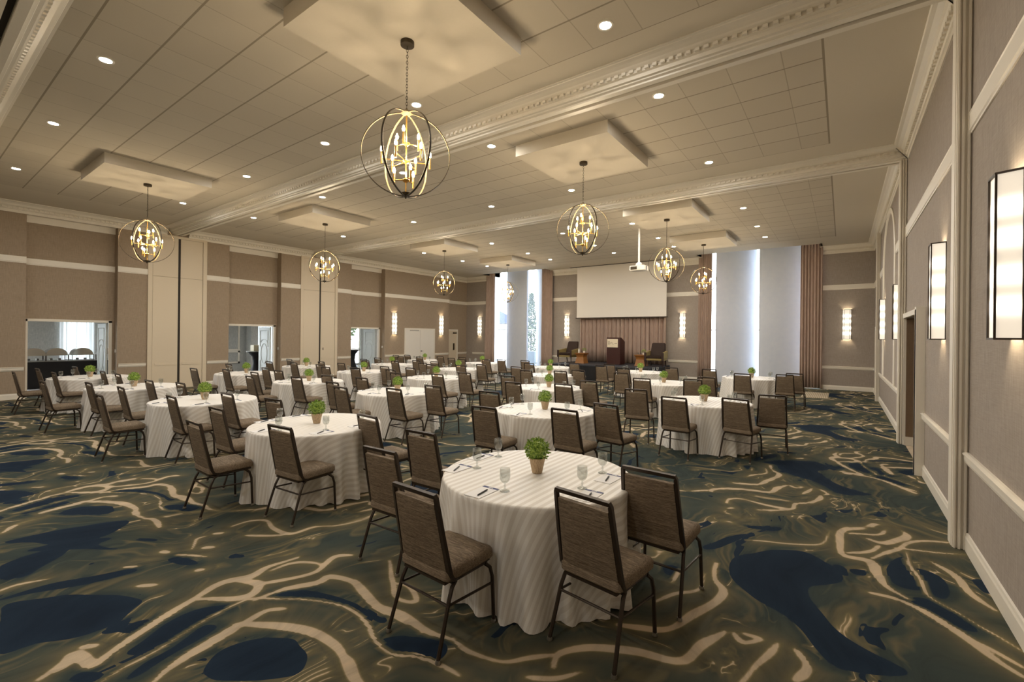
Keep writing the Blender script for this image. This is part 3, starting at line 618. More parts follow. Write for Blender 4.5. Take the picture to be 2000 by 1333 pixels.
for k,(a,b_) in enumerate(REC):
    mb=MB(); mb.box(-18.46,-18.43,a+.0,a+.07,0,2.2); mb.box(-18.46,-18.43,b_-.14,b_-.06,0,2.2); mb.box(-18.46,-18.43,a,b_-.06,2.14,2.21)
    mb.box(-18.62,-18.46,b_-.10,b_-.08,0,2.15); mb.box(-18.62,-18.46,a+.06,a+.08,0,2.15)
    struct(mb.build('trim_door_frame',mt['trim']))
    oval_leaf('door_%d'%(5+k),-19.62,-18.70,b_-.13,.045)
    m2=MB(); m2.box(-18.36,-18.28,b_-.012,b_,1.22,1.32); sw=m2.build('wall_switch',mt['white_plastic']); tag(sw,'small white wall switch on the return beside the %s oval-panel doorway from the stage'%('third','second','first')[k],'switch','wall switches')
# closed double door and single door on left wall
d=struct(MB().box(XL,XL+.02,15.72,16.705,.01,2.14).build('door_9',mt['white_plastic'])); MB().box(XL+.02,XL+.032,16.0,16.62,2.09,2.11).build('closer_arm',mt['black_metal'],d)
d=struct(MB().box(XL,XL+.02,16.715,17.70,.01,2.14).build('door_10',mt['white_plastic']))
h=MB().lathe([(.022,0),(.022,.04)],10,(0,0,0)).tube([(0,0,.04),(0,.02,.045),(0,.11,.045)],.008,6).build('lever_handle',mt['black_metal'],d); h.matrix_local=Matrix.Translation((XL+.02,16.78,1.02))@Matrix.Rotation(pi/2,4,'Y')
mb=MB(); mb.box(XL,XL+.03,15.64,15.72,0,2.22); mb.box(XL,XL+.03,17.70,17.78,0,2.22); mb.box(XL,XL+.03,15.72,17.70,2.14,2.22); struct(mb.build('trim_door_frame',mt['trim']))
d=struct(MB().box(-18.52,-18.50,18.98,19.92,.01,2.14).build('door_11',mt['trim_flat'])); MB().box(-18.5,-18.44,19.62,19.69,1.02,1.4).build('pull_plate',mt['bronze'],d); MB().box(-18.5,-18.42,19.6,19.85,1.98,2.05).build('closer',mt['bronze'],d)
mb=MB(); mb.box(-18.52,-18.47,18.9,18.98,0,2.22); mb.box(-18.52,-18.47,19.92,20.0,0,2.22); mb.box(-18.52,-18.47,18.98,19.92,2.14,2.22); struct(mb.build('trim_door_frame',mt['trim']))

# ------------------------------------------------------------------ corridor beyond left doorways
mb=MB(); mb.box(-25,-18.6,YB,YF,2.9,3.0); struct(mb.build('ceiling_corridor',mt['ceil_plain']))
XC=-24.0; CW=[(-3.5,1.8),(3.95,4.85),(5.8,8.8),(10.95,12.6),(13.2,15.2),(15.5,17.22),(18.0,20.3)]  # windows outside the doorway views are added to let in more daylight
mb=MB(); ys=[YB]+[y for q in CW for y in q]+[YF]
for i in range(0,len(ys),2): mb.box(XC-.2,XC,ys[i],ys[i+1],0,2.9)
for a,b_ in CW: mb.box(XC-.2,XC,a,b_,2.6,2.9); mb.box(XC-.2,XC,a,b_,0,.12)
struct(mb.build('wall_corridor',mt['wall2']))
mb=MB(); mb.box(-25,-18.6,YB-.1,YB,0,2.9); mb.box(-25,-18.6,YF,YF+.1,0,2.9); struct(mb.build('wall_corridor',mt['wall2']))
mb=MB(); mb.box(XC,XC+.04,9.3,10.3,1.0,1.08); mb.box(XC,XC+.04,10.2,10.28,1.08,2.6); mb.box(XC,XC+.04,9.3,10.3,.92,.99); mb.box(XC,XC+.04,10.2,10.28,.4,.99); mb.box(XC,XC+.04,9.3,10.28,.4,.47); mb.box(XC,XC+.05,YB,3.95,2.3,2.36); struct(mb.build('trim_corridor_panel',mt['trim']))
mb=MB(); mb.box(-23.9,-23.4,10.55,10.88,0,2.9); mb.box(-23.4,-22.9,17.45,17.65,0,2.9); struct(mb.build('wall_corridor_column',mt['wall2']))
for k,(a,b_) in enumerate(CW):
    mb=MB(); mb.box(XC-.12,XC-.1,a,b_,.12,2.6); o=struct(mb.build('window_%d'%(3+k),mt['pane']))
    m2=MB()
    for y in (a,(a+b_)/2,b_-.05): m2.box(XC-.14,XC-.06,y,y+.05,.12,2.6)
    m2.box(XC-.14,XC-.06,a,b_,1.0,1.05); m2.build('window_frame',mt['trim'],o)
def drape(name,x0,x1,y,z0,z1,folds,amp,mat,axis='x',seed=1,label=None,cat='curtain',group=None,taper=0):
    rnd=random.Random(seed); n=folds*14; vs=[];fs=[]; ph=[rnd.uniform(-.5,.5) for _ in range(folds+2)]; am=[rnd.uniform(.6,1.25) for _ in range(folds+2)]
    zs=[z0+(z1-z0)*t for t in (0,.15,.35,.55,.75,.9,1)]
    for j,z in enumerate(zs):
        tz=(z-z0)/(z1-z0)
        for i in range(n+1):
            t=i/n; u=t*folds; k=int(u); a=am[k]*amp*(1-.25*tz)
            off=a*sin(2*pi*u+ph[k]*.8*(1-tz)); 
            sh=taper*tz*(1-t)
            p=x0+(x1-x0)*t+sh+.25*a*sin(4*pi*u)
            vs.append((p,y+off,z) if axis=='x' else (y+off,p,z))
    for j in range(len(zs)-1):
        for i in range(n): fs.append((j*(n+1)+i,j*(n+1)+i+1,(j+1)*(n+1)+i+1,(j+1)*(n+1)+i))
    mb=MB(); mb.add(vs,fs); o=mb.build(name,mat,smooth='all')
    md=o.modifiers.new('thick','SOLIDIFY'); md.thickness=.006
    if label: tag(o,label,cat,group)
    return o
drape('sheer_curtain',3.9,4.9,XC+.12,.06,2.7,7,.05,mt['sheer'],'y',3,'white sheer curtain in the corridor behind the chafing dishes','curtain')
drape('sheer_curtain',10.95,12.65,XC+.12,.06,2.7,11,.05,mt['sheer'],'y',4,'white sheer curtain in the corridor behind the white box stacks','curtain')
# buffet table with chafing dishes
def box_table():
    x0,x1,y0,y1=-21.75,-20.95,2.66,5.6
    t=thing('buffet_table','long buffet table with black skirt and grey top in the corridor','table',((x0+x1)/2,(y0+y1)/2,0))
    cx,cy=(x0+x1)/2,(y0+y1)/2
    mb=MB(); n=60; vs=[];fs=[]
    per=[(x0,y0),(x1,y0),(x1,y1),(x0,y1)]; pts=[]
    for i in range(4):
        a,b_=per[i],per[(i+1)%4]
        for k in range(24): s=k/24; pts.append((a[0]+(b_[0]-a[0])*s,a[1]+(b_[1]-a[1])*s))
    m=len(pts)
    for z,am in ((.005,.03),(.45,.018),(.86,.0)):
        for i,(x,y) in enumerate(pts):
            s=1+am*sin(i*2.1); vs.append(((x-cx)*s,(y-cy)*s,z))
    for j in range(2):
        for i in range(m): fs.append((j*m+i,j*m+(i+1)%m,(j+1)*m+(i+1)%m,(j+1)*m+i))
    mb.add(vs,fs); mb.build('table_skirt',mt['black_cloth'],t,smooth='all')
    MB().box(x0-cx-.02,x1-cx+.02,y0-cy-.02,y1-cy+.02,.86,.885).build('tabletop',plain('grey_laminate',srgb(120,118,110),.5),t,bevel=.005)
box_table()
def chafing():
    t=thing('chafing_dish','x','chafing dish',(0,0,0),0,'chafing dishes on the buffet')
    mb=MB(); vs=[];fs=[]; n=14; L=.24
    for x in (-L,L):
        for i in range(n+1): a=pi*i/n; vs.append((x,.26*cos(a),.20+.22*sin(a)))
    for i in range(n): fs.append((i,i+1,n+2+i,n+1+i))
    fs.append(tuple(range(n+1))); fs.append(tuple(range(2*n+1,n,-1)))
    mb.add(vs,fs); mb.build('roll_lid',mt['chrome'],t,smooth=True)
    MB().box(-.26,.26,-.28,.28,.175,.20).build('water_pan',mt['chrome'],t)
    for sx in (-.25,.25):
        for sy in (-.27,.27): MB().box(sx-.008,sx+.008,sy-.008,sy+.008,0,.2).build('leg',mt['black_metal'],t)
    MB().box(-.25,.25,-.275,-.265,.02,.032).box(-.25,.25,.265,.275,.02,.032).build('stretcher',mt['black_metal'],t)
    for sy in (-.1,.1): MB().lathe([(.035,.012),(.04,.06),(.03,.075)],12,(0,sy,0)).build('fuel_can',mt['chrome'],t)
    return t
ch=chafing(); lab=['roll-top chafing dish at the doorway edge of the buffet','roll-top chafing dish in front of the grey damask wall','roll-top chafing dish in front of the white sheer curtain','roll-top chafing dish beside the open oval-panel door']
for i,y in enumerate((2.86,3.38,4.02,4.72)):
    if i==0: ch.location=(-21.3,y,.885); ch['label']=lab[0]
    else: dup(ch,(-21.3,y,.885),0,lab[i])
# high-top tables
def hightop(x,y,label):
    t=thing('cocktail_table',label,'table',(x,y,0),0,'black spandex cocktail tables in the corridor')
    MB().lathe([(.37,0.0),(.34,.03),(.20,.25),(.13,.55),(.17,.85),(.30,1.02),(.40,1.07)],32).build('stretch_cover',mt['black_cloth'],t,smooth='all')
    MB().lathe([(.40,1.07),(.40,1.095)],32).build('tabletop',plain('grey_top',srgb(150,150,145),.5),t)
    return t
hightop(-20.6,9.52,'black spandex cocktail table carrying two white boxes'); hightop(-20.4,14.15,'black spandex cocktail table carrying a glass jar')
for i,(y,l) in enumerate(((9.42,'cream box on cocktail table, half hidden behind its twin'),(9.62,'cream box on cocktail table beside the oval-panel door'))):
    o=MB().box(-.16,.16,-.085,.085,0,.26).build('storage_box',plain('cream_box',srgb(210,204,180),.7),loc=(-20.6,y,1.096),bevel=.006); tag(o,l,'box','cream boxes on the cocktail table')
jar=MB().lathe([(.05,0),(.09,.02),(.10,.14),(.08,.22),(.03,.27),(.035,.29),(0,.29)],20).build('glass_jar',mt['goblet'],loc=(-20.45,14.02,1.096),smooth='all'); tag(jar,'domed glass jar on a black spandex cocktail table','jar')

# ------------------------------------------------------------------ window bays on far wall
def pier(a,b_,back_left,name):
    pass
def bay(k,x0,x1,piers,glassY):
    # glass
    mb=MB(); mb.box(x0,x1,glassY,glassY+.02,0,5.9); o=struct(mb.build('window_%d'%k,mt['pane']))
    m2=MB(); m2.box(x0,x1,glassY-.03,glassY+.05,2.2,2.26); m2.box(x0,x1,glassY-.03,glassY+.05,0,.06)
    m2.build('window_frame',mt['black_metal'] if k==9 else mt['grey_door'],o)
    for poly in piers:
        n=len(poly); vs=[(p[0],p[1],z) for z in (0,5.9) for p in poly]
        fs=[(i,(i+1)%n,n+(i+1)%n,n+i) for i in range(n)]+[tuple(range(n)),tuple(range(2*n-1,n-1,-1))]
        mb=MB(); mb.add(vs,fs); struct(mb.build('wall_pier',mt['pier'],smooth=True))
GY=21.55
# left bay: blades set diagonally, flat nose toward the room
def curve(A,B,s,n=8):
    A=Vector(A);B=Vector(B); d=B-A; nn=Vector((-d.y,d.x)); return [tuple(A+d*(i/n)+nn*(s*4*(i/n)*(1-i/n))) for i in range(n+1)]
lb=[curve((-15.91,21.40),(-14.52,20.86),-.06)+[(-14.14,20.86),(-14.14,21.0),(-15.6,21.54)],
    curve((-13.91,21.50),(-12.95,20.9),-.05)+[(-12.3,20.9),(-12.3,21.56)]]
bay(1,-16.65,-12.3,lb,GY)
rb=[curve((-4.42,20.95),(-2.93,21.42),-.05)+[(-2.93,21.56),(-4.42,21.3)],
    [(-2.76,20.88),(-2.66,20.86)]+curve((-2.60,20.86),(-1.22,21.30),-.06)+[(-1.22,21.56),(-2.76,21.2)]]
bay(2,-4.98,-.6,rb,GY)
mb=MB()
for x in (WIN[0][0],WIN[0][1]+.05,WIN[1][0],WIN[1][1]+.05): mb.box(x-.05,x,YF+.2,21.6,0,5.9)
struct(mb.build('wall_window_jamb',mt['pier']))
for x0,x1,l,s in ((-16.95,-16.2,'taupe floor-length drape on the doorway side of the tall tree window',11),(-13.02,-12.35,'taupe floor-length drape between the tall tree window and a sconce',12),(-5.05,-4.5,'taupe floor-length drape nearest the podium at the pale pier window',13),(-1.32,-.62,'taupe floor-length drape beside the ribbed beige floor mat',14)):
    drape('window_drape',x0,x1,20.62,.03,5.6,7,.055,mt['drape'],'x',s,l,'curtain','window drapes',taper=(.12 if s==11 else -.0))
drape('stage_drape',-10.7,-6.42,20.62,.66,5.0,21,.11,mt['drape'],'x',21,'wide pleated taupe drape behind the podium','curtain')
# screen
t=thing('projection_screen','large white pull-down projection screen above the podium','screen',(-8.58,20.42,0))
MB().box(-2.23,2.23,-.003,.003,2.82,5.335).build('screen_sheet',mt['screen'],t); MB().box(-2.28,2.28,-.025,.025,2.77,2.82).build('bottom_bar',mt['black_metal'],t)
struct(MB().box(-11.2,-6.2,20.33,20.46,CEIL-.012,CEIL).build('trim_screen_slot',mt['dark_slot']))
# projector
t=thing('projector','white ceiling projector hanging on a pole before the screen','projector',(-5.3,14.19,4.0))
MB().lathe([(.05,1.34),(.05,1.353)],16).build('ceiling_flange',mt['white_plastic'],t); MB().lathe([(.032,.27),(.032,1.34)],12).build('pole',mt['white_plastic'],t,smooth=True)
MB().lathe([(.10,.15),(.11,.19),(.08,.25),(.04,.28)],16).build('mount',mt['white_plastic'],t,smooth=True)
MB().box(-.25,.25,-.18,.18,.0,.155).build('body',mt['white_plastic'],t,bevel=.012)
MB().box(-.21,.0,-.186,-.179,.03,.125).build('vent_grille',mt['bronze'],t); MB().box(.03,.12,-.185,-.179,.03,.12).build('port_panel',mt['grey_door'],t); MB().box(.249,.255,-.06,.02,.02,.14).build('lens',mt['ink'],t)
# stage
t=thing('stage_platform','low black stage platform with black skirting below the screen','stage',(-8.5,19.1,0))
MB().box(-2.3,2.3,-1.42,1.42,.60,.65).build('deck',plain('dark_stage_deck',srgb(38,40,46),.6),t,bevel=.008)
mb=MB(); vs=[];fs=[]; per=[(-2.3,-1.42),(2.3,-1.42),(2.3,1.42),(-2.3,1.42)]; pts=[]
for i in range(4):
    a,b_=per[i],per[(i+1)%4]; nn=100 if i%2==0 else 56
    for k in range(nn): s=k/nn; pts.append((a[0]+(b_[0]-a[0])*s,a[1]+(b_[1]-a[1])*s))
m=len(pts)
for z,am in ((.005,.012),(.6,.006)):
    for i,(x,y) in enumerate(pts): s=1-.004+am*.5*sin(i*2*pi/5); vs.append((x*s,y*s,z))
for i in range(m): fs.append((i,(i+1)%m,m+(i+1)%m,m+i))
mb.add(vs,fs); mb.build('skirt',mt['black_cloth'],t,smooth='all')
# podium
t=thing('podium','dark mahogany podium with a cream sign on stage','podium',(-8.27,19.35,.65),-.05)
mb=MB(); pf=[(-.22,0),(.26,0),(.26,1.02),(-.10,1.2),(-.22,1.2)]; vs=[(x,p[0],p[1]) for x in (-.33,.33) for p in pf]; n=5
fs=[(i,(i+1)%n,n+(i+1)%n,n+i) for i in range(n)]+[tuple(range(n)),tuple(range(2*n-1,n-1,-1))]; mb.add(vs,fs); mb.build('cabinet',mt['mahogany'],t,bevel=.008)
sg=MB().box(-.30,.22,-.235,-.221,.76,1.14).build('sign_plate',mt['signcard'],t)
mb=MB()
for cx in (-.235,-.19):
    for i in range(4): z=.87+i*.045; mb.box(cx-.012,cx+.012,-.2375,-.235,z,z+.03)
mb.build('sign_logo',mt['grey_print'],sg)
mb=MB()
for a,b_,z0,z1 in ((-.13,-.118,.90,.99),(-.118,-.07,.98,.99),(-.118,-.07,.94,.95),(-.07,-.06,.95,.99),(-.03,-.02,.90,.97),(-.02,.02,.90,.91),(.06,.12,.93,.945),(.13,.14,.91,.96),(.14,.18,.93,.945)): mb.box(a,b_,-.2375,-.235,z0,z1)
mb.build('sign_lettering',mt['grey_print'],sg)
# armchairs
def armchair(x,y,rz,label):
    t=thing('armchair',label,'armchair',(x,y,.65),rz,'lounge armchairs on the stage'); t.scale=(1.17,1.1,1.0)
    for sx in (-.30,.30):
        MB().tube([(sx,-.30,0),(sx,-.30,.26)],[.016,.022],8).build('leg',mt['darkwood'],t,smooth=True); MB().tube([(sx*.9,.34,0),(sx*.9,.28,.26)],[.016,.022],8).build('leg',mt['darkwood'],t,smooth=True)
    MB().box(-.32,.32,-.33,.30,.25,.34).build('seat_rail',mt['mustard'],t,bevel=.02)
    MB().box(-.27,.27,-.33,.24,.34,.46).build('seat_cushion',mt['brownleather'],t,bevel=.03)
    mb=MB(); mb.add([(-.28,.20,.42),(.28,.20,.42),(.28,.30,.42),(-.28,.30,.42),(-.24,.34,.99),(.24,.34,.99),(.24,.43,.99),(-.24,.43,.99)],[(0,3,2,1),(4,5,6,7),(0,1,5,4),(1,2,6,5),(2,3,7,6),(3,0,4,7)]); mb.build('backrest',mt['brownleather'],t,bevel=.025)
    for s in (-1,1):
        mb=MB(); xa,xb=sorted((s*.27,s*.34)); mb.add([(xa,-.33,.34),(xb,-.33,.34),(xb,.30,.34),(xa,.30,.34),(xa,-.31,.58),(xb,-.31,.58),(xb,.30,.66),(xa,.30,.66)],[(0,3,2,1),(4,5,6,7),(0,1,5,4),(1,2,6,5),(2,3,7,6),(3,0,4,7)]); mb.build('armrest',mt['mustard'],t,bevel=.012)
        MB().box(min(s*.265,s*.345),max(s*.265,s*.345),-.345,-.325,.25,.59).build('arm_post',mt['darkwood'],t)
armchair(-10.55,19.15,-.08,'brown and gold armchair under the sconce beside the tall tree window'); armchair(-6.38,19.2,.06,'brown and gold armchair at the pier-window end of the stage')
def sidetable(x,y,label):
    t=thing('side_table',label,'side table',(x,y,.65),0,'flared wooden side tables on stage')
    mb=MB(); vs=[];fs=[]; pr=[(.23,0),(.20,.12),(.17,.28),(.185,.36),(.23,.44)]
    for r,z in pr: vs+=[(-r,-r,z),(r,-r,z),(r,r,z),(-r,r,z)]
    for j in range(4):
        for i in range(4): k=(i+1)%4; fs.append((j*4+i,j*4+k,(j+1)*4+k,(j+1)*4+i))
    fs.append((3,2,1,0)); mb.add(vs,fs); mb.build('flared_base',mt['oak'],t)
    MB().box(-.24,.24,-.24,.24,.44,.47).build('tabletop',mt['oak'],t,bevel=.006)
sidetable(-9.78,19.0,'flared wooden side table between armchair and drape, doorway side of podium'); sidetable(-6.98,19.1,'flared wooden side table between the podium and an armchair')
# ------------------------------------------------------------------ plants
def foliage_mesh(R,n,seed,flat=.92):
    rnd=random.Random(seed); vs=[];fs=[]
    for i in range(n):
        zc=1-1.75*(i+.5)/n; a=i*2.39996; rr=sqrt(max(0,1-zc*zc)); d=Vector((rr*cos(a),rr*sin(a),zc)); 
        rad=R*rnd.uniform(.72,1.08); p=Vector((d.x*rad,d.y*rad,d.z*rad*flat))
        d2=(d+Vector((rnd.uniform(-.7,.7),rnd.uniform(-.7,.7),rnd.uniform(-.2,.8)))).normalized(); sd=d2.cross(Vector((rnd.uniform(-1,1),rnd.uniform(-1,1),rnd.uniform(-1,1)))).normalized(); nn=d2.cross(sd)
        L=R*rnd.uniform(.20,.32); W=L*.36; b=len(vs)
        vs+=[p,p+d2*L*.5+sd*W+nn*L*.08,p+d2*L,p+d2*L*.5-sd*W+nn*L*.08]; fs.append((b,b+1,b+2,b+3))
    return vs,fs
def plant():
    t=thing('potted_plant','x','potted plant',(0,0,0),0,'boxwood centrepieces on the banquet tables')
    mb=MB(); n=20; mb.lathe([(.036,0),(.041,.003),(.066,.122),(.068,.125),(.060,.125),(.058,.108)],n,caps=True); mb.build('pot',mt['pot'],t,smooth=True)
    vs,fs=foliage_mesh(.088,430,5); mb=MB(); mb.add([v+Vector((0,0,.19)) for v in vs],fs)
    mb.lathe([(.02,.105),(.055,.13),(.066,.18),(.058,.225),(.03,.25),(.0,.255)],14); mb.build('foliage',mt['leaf'],t)
    return t
PL=plant()
def smallplant(x,y,label):
    t=thing('small_plant',label,'potted plant',(x,y,1.12),0,'small plants on the stage side tables')
    MB().lathe([(.04,0),(.05,.02),(.05,.09),(.045,.09)],14).build('vase',mt['ceramic'],t,smooth=True)
    vs,fs=foliage_mesh(.085,160,9); MB().add([v+Vector((0,0,.15)) for v in vs],fs).build('foliage',mt['leaf'],t)
smallplant(-9.68,19.05,'small green plant on the side table by the under-sconce armchair'); smallplant(-6.9,19.15,'small green plant in white vase between podium and armchair')
b=MB().lathe([(.035,0),(.036,.14),(.012,.18),(.012,.22),(0,.22)],14).build('water_carafe',mt['ceramic'],loc=(-9.9,18.95,1.12),smooth=True); tag(b,'pale carafe on the side table beside the under-sconce armchair','carafe')
b=MB().lathe([(.03,0),(.034,.10),(.030,.10),(.027,.01),(0,.01)],14).build('drinking_glass',mt['goblet'],loc=(-7.1,19.05,1.12),smooth=True); tag(b,'small tumbler on the side table between podium and armchair','glass')

# ------------------------------------------------------------------ chair
def chair():
    t=thing('banquet_chair','x','chair',(0,0,0),0,'brown banquet chairs at the round tables')
    # seat
    mb=MB(); n=8; vs=[];fs=[]
    prof=[(0,.405),(.0,.47),(.012,.487),(.06,.494)]
    def loop(ins,z):
        P=[]; x0,x1,y0,y1=-.215+ins,.215-ins,.075+ins,.505-ins; r=max(.035-ins*.5,.012)
        for cx,cy,a0 in ((x1-r,y1-r,0),(x0+r,y1-r,pi/2),(x0+r,y0+r,pi),(x1-r,y0+r,1.5*pi)):
            for i in range(4): a=a0+pi/2*i/3; P.append((cx+r*cos(a),cy+r*sin(a),z+(.004 if cy>.3 else 0)))
        return P
    loops=[loop(.012,.412),loop(0,.425),loop(0,.465),loop(.010,.482),loop(.035,.492),loop(.09,.495)]; m=len(loops[0])
    for l in loops: vs+=l
    for j in range(len(loops)-1):
        for i in range(m): k=(i+1)%m; fs.append((j*m+i,j*m+k,(j+1)*m+k,(j+1)*m+i))
    fs.append(tuple(range(m-1,-1,-1))); fs.append(tuple((len(loops)-1)*m+i for i in range(m)))
    mb.add(vs,fs); mb.build('seat',mt['weave'],t,smooth=True)
    # back panel : inclined from (y=.115,z=.43) to (y=.012,z=.885)
    B0=Vector((0,.105,.428)); B1=Vector((0,.010,.893)); ax=(B1-B0); nrm=Vector((0,ax.z,-ax.y)).normalized()
    mb=MB(); vs=[];fs=[]; nx,nz=8,12
    for side in (0,1):
        for j in range(nz+1):
            tz=j/nz; hw=.196-.022*tz
            for i in range(nx+1):
                sx=-1+2*i/nx; e=(1-abs(sx)**6)*(1-abs(2*tz-1)**8); e=max(e,0)
                th=(.014+.022*e) if side else (-.010-.008*e)
                p=B0+ax*tz+nrm*th; vs.append((sx*hw,p.y,p.z))
    W=nx+1; off=W*(nz+1)
    for j in range(nz):
        for i in range(nx):
            a=j*W+i; fs.append((a,a+1,a+W+1,a+W)); fs.append((off+a,off+a+W,off+a+W+1,off+a+1))
    for j in range(nz): 
        a=j*W; fs.append((a,a+W,off+a+W,off+a)); a=j*W+nx; fs.append((a,off+a,off+a+W,a+W))
    for i in range(nx): fs.append((i,off+i,off+i+1,i+1)); a=nz*W+i; fs.append((a,a+1,off+a+1,off+a))
    mb.add(vs,fs); mb.build('backrest',mt['weave'],t,smooth=True)
    # back frame
    def post(s): return [(s*.17,.21,.405),(s*.195,.17,.407),(s*.209,.125,.425),(s*.211,.103,.46),(s*.200,.05,.70),(s*.189,.006,.925),(s*.187,.0,.942)]
    path=post(-1)+[(0,-.001,.943)]+post(1)[::-1]
    mb=MB(); mb.tube(path,.0168,4); mb.build('back_frame',mt['black_metal'],t,smooth=True)
    mb=MB(); mb.box(-.185,.185,.085,.49,.395,.41)
    for s in (-1,1): mb.tube([(s*.19,.13,.40),(s*.19,.45,.40)],.011,6)
    mb.build('seat_frame',mt['black_metal'],t,smooth=True)
    for s in (-1,1):
        l=MB().tube([(s*.225,0,.018),(s*.212,.095,.315),(s*.205,.125,.375),(s*.195,.165,.398)],.0125,6).build('leg',mt['black_metal'],t,smooth=True); MB().lathe([(.016,0),(.018,.006),(.015,.022)],10,(s*.225,0,0)).build('glide',mt['nickel'],l)
        l=MB().tube([(s*.222,.492,.018),(s*.214,.482,.30),(s*.208,.465,.365),(s*.195,.43,.398)],.0125,6).build('leg',mt['black_metal'],t,smooth=True); MB().lathe([(.016,0),(.018,.006),(.015,.022)],10,(s*.222,.492,0)).build('glide',mt['nickel'],l)
        MB().tube([(s*.214,.085,.285),(s*.215,.483,.26)],.008,6).build('stretcher',mt['black_metal'],t,smooth=True)
    MB().tube([(-.214,.085,.285),(.214,.085,.285)],.008,6).build('stretcher',mt['black_metal'],t,smooth=True)
    return t
CHAIR=chair()

# ------------------------------------------------------------------ tables
ROWS={1:[-1.99,-5.25,-8.54,-11.62,-14.82],2:[-3.64,-7.05,-10.11,-13.38],3:[-1.95,-5.17,-8.64,-11.62,-14.87],4:[-3.56,-6.82,-10.32,-13.75],5:[-2.08,-5.25,-8.53,-11.83,-15.02]}
RY={1:[3.11,3.15,3.13,2.99,2.96],2:[5.89,5.92,5.86,5.92],3:[8.45,8.52,8.54,8.47,8.52],4:[11.3,11.27,11.22,11.27],5:[14.45,14.3,14.15,14.28,14.13]}
ORD=['first','second','third','fourth','fifth']
ROWN={5:'first',4:'second',3:'third',2:'fourth',1:'fifth'}
def cloth_mesh(seed):
    rnd=random.Random(seed); R=.752; n=180; vs=[];fs=[];uv=[]
    comps=[(rnd.choice(range(7,12)),rnd.uniform(0,2*pi),1.0),(rnd.choice(range(12,17)),rnd.uniform(0,2*pi),.9),(rnd.choice(range(17,24)),rnd.uniform(0,2*pi),.95),(rnd.choice(range(24,34)),rnd.uniform(0,2*pi),.5)]
    def F(a):
        v=sum(w*sin(k*a+p+.6*sin(2*a+p)) for k,p,w in comps)/1.7
        return max(-1.0,min(1.35,v))
    rings=[]
    for r in (.18,.4,.6,.7,.735): rings.append((r,.765,0,0,r))
    rings+= [(.748,.762,0,0,.748),(.7545,.752,0,.01,.757)]
    S=[.03,.08,.15,.23,.32,.42,.52,.62,.70,.735,.752]
    for s in S: rings.append((.7545+.028*(s/.75)**1.2,.755-s,s/.752,1,.757+s))
    vs.append((0,0,.765)); uv.append((0,0))
    for r,z,t,sk,fl in rings:
        for i in range(n):
            a=2*pi*i/n; rr=r
            if sk==1: rr+= (.004+.060*t**.95)*F(a)-.012*t
            zz=z
            if t>.9: zz=max(.004,z+.010*(F(a+.1)))
            vs.append((rr*cos(a),rr*sin(a),zz)); uv.append((fl*cos(a),fl*sin(a)))
    for i in range(n): fs.append((0,1+i,1+(i+1)%n))
    for j in range(len(rings)-1):
        for i in range(n):
            k=(i+1)%n; fs.append((1+j*n+i,1+(j+1)*n+i,1+(j+1)*n+k,1+j*n+k))
    me=bpy.data.meshes.new('tablecloth'); me.from_pydata(vs,[],fs); me.materials.append(mt['cloth'])
    L=me.uv_layers.new(name='flat')
    for lp in me.loops: L.data[lp.index].uv=uv[lp.vertex_index]
    me.polygons.foreach_set('use_smooth',[True]*len(me.polygons)); return me
CL=[cloth_mesh(s) for s in (3,8,15,23)]
def goblet():
    P=[(0,0),(.036,0),(.037,.003),(.018,.010),(.0065,.020),(.006,.030),(.010,.038),(.006,.046),(.0075,.056),(.022,.064),(.034,.080),(.0385,.105),(.0375,.135),(.0355,.163),(.034,.163),(.0357,.135),(.0365,.105),(.032,.082),(.020,.068),(.0,.066)]
    return MB().lathe(P,20).build('water_goblet',mt['goblet'],smooth='all')
GO=goblet()
def pad():
    o=MB().box(-.068,.068,-.115,.115,0,.003).build('notepad',mt['paper']); 
    st=MB().box(-.068,.068,.088,.115,.003,.0036).build('header_strip',mt['navyprint'],o); MB().box(-.02,.02,.097,.106,.0036,.004).build('header_mark',mt['paper'],st)
    return o
PAD=pad()
PEN=MB().tube([(0,-.07,.0055),(0,-.06,.0055),(0,.05,.0055),(0,.066,.0055)],[.002,.0048,.0055,.004],8).build('pen',mt['ink'],smooth=True)
SIDE={'W':'doorway side','SW':'doorway-side rear','S':'rear side','SE':'pilaster-side rear','E':'pilaster side'}
STRIP={'SW':(-.585,-.23),'S':(-.05,-.525),'W':(-.66,.20),'SE':(.555,-.15),'E':(.54,.31)}
SLOT={'W':(-1.13,0.0),'SW':(-1.03,-.74),'S':(-.1,-1.26),'SE':(.72,-.80),'E':(.95,.02)}
used={}
def place(proto,key,loc,rz,label,group,skip=()):
    if key not in used: 
        used[key]=1; proto.location=loc; proto.rotation_euler=(0,0,rz); proto['label']=label; proto['group']=group; return proto
    return dup(proto,loc,rz,label,group,skip)
tag(GO,'x','glass'); tag(PAD,'x','notepad'); tag(PEN,'x','pen')
rnd=random.Random(11)
tabs={}
idx=0
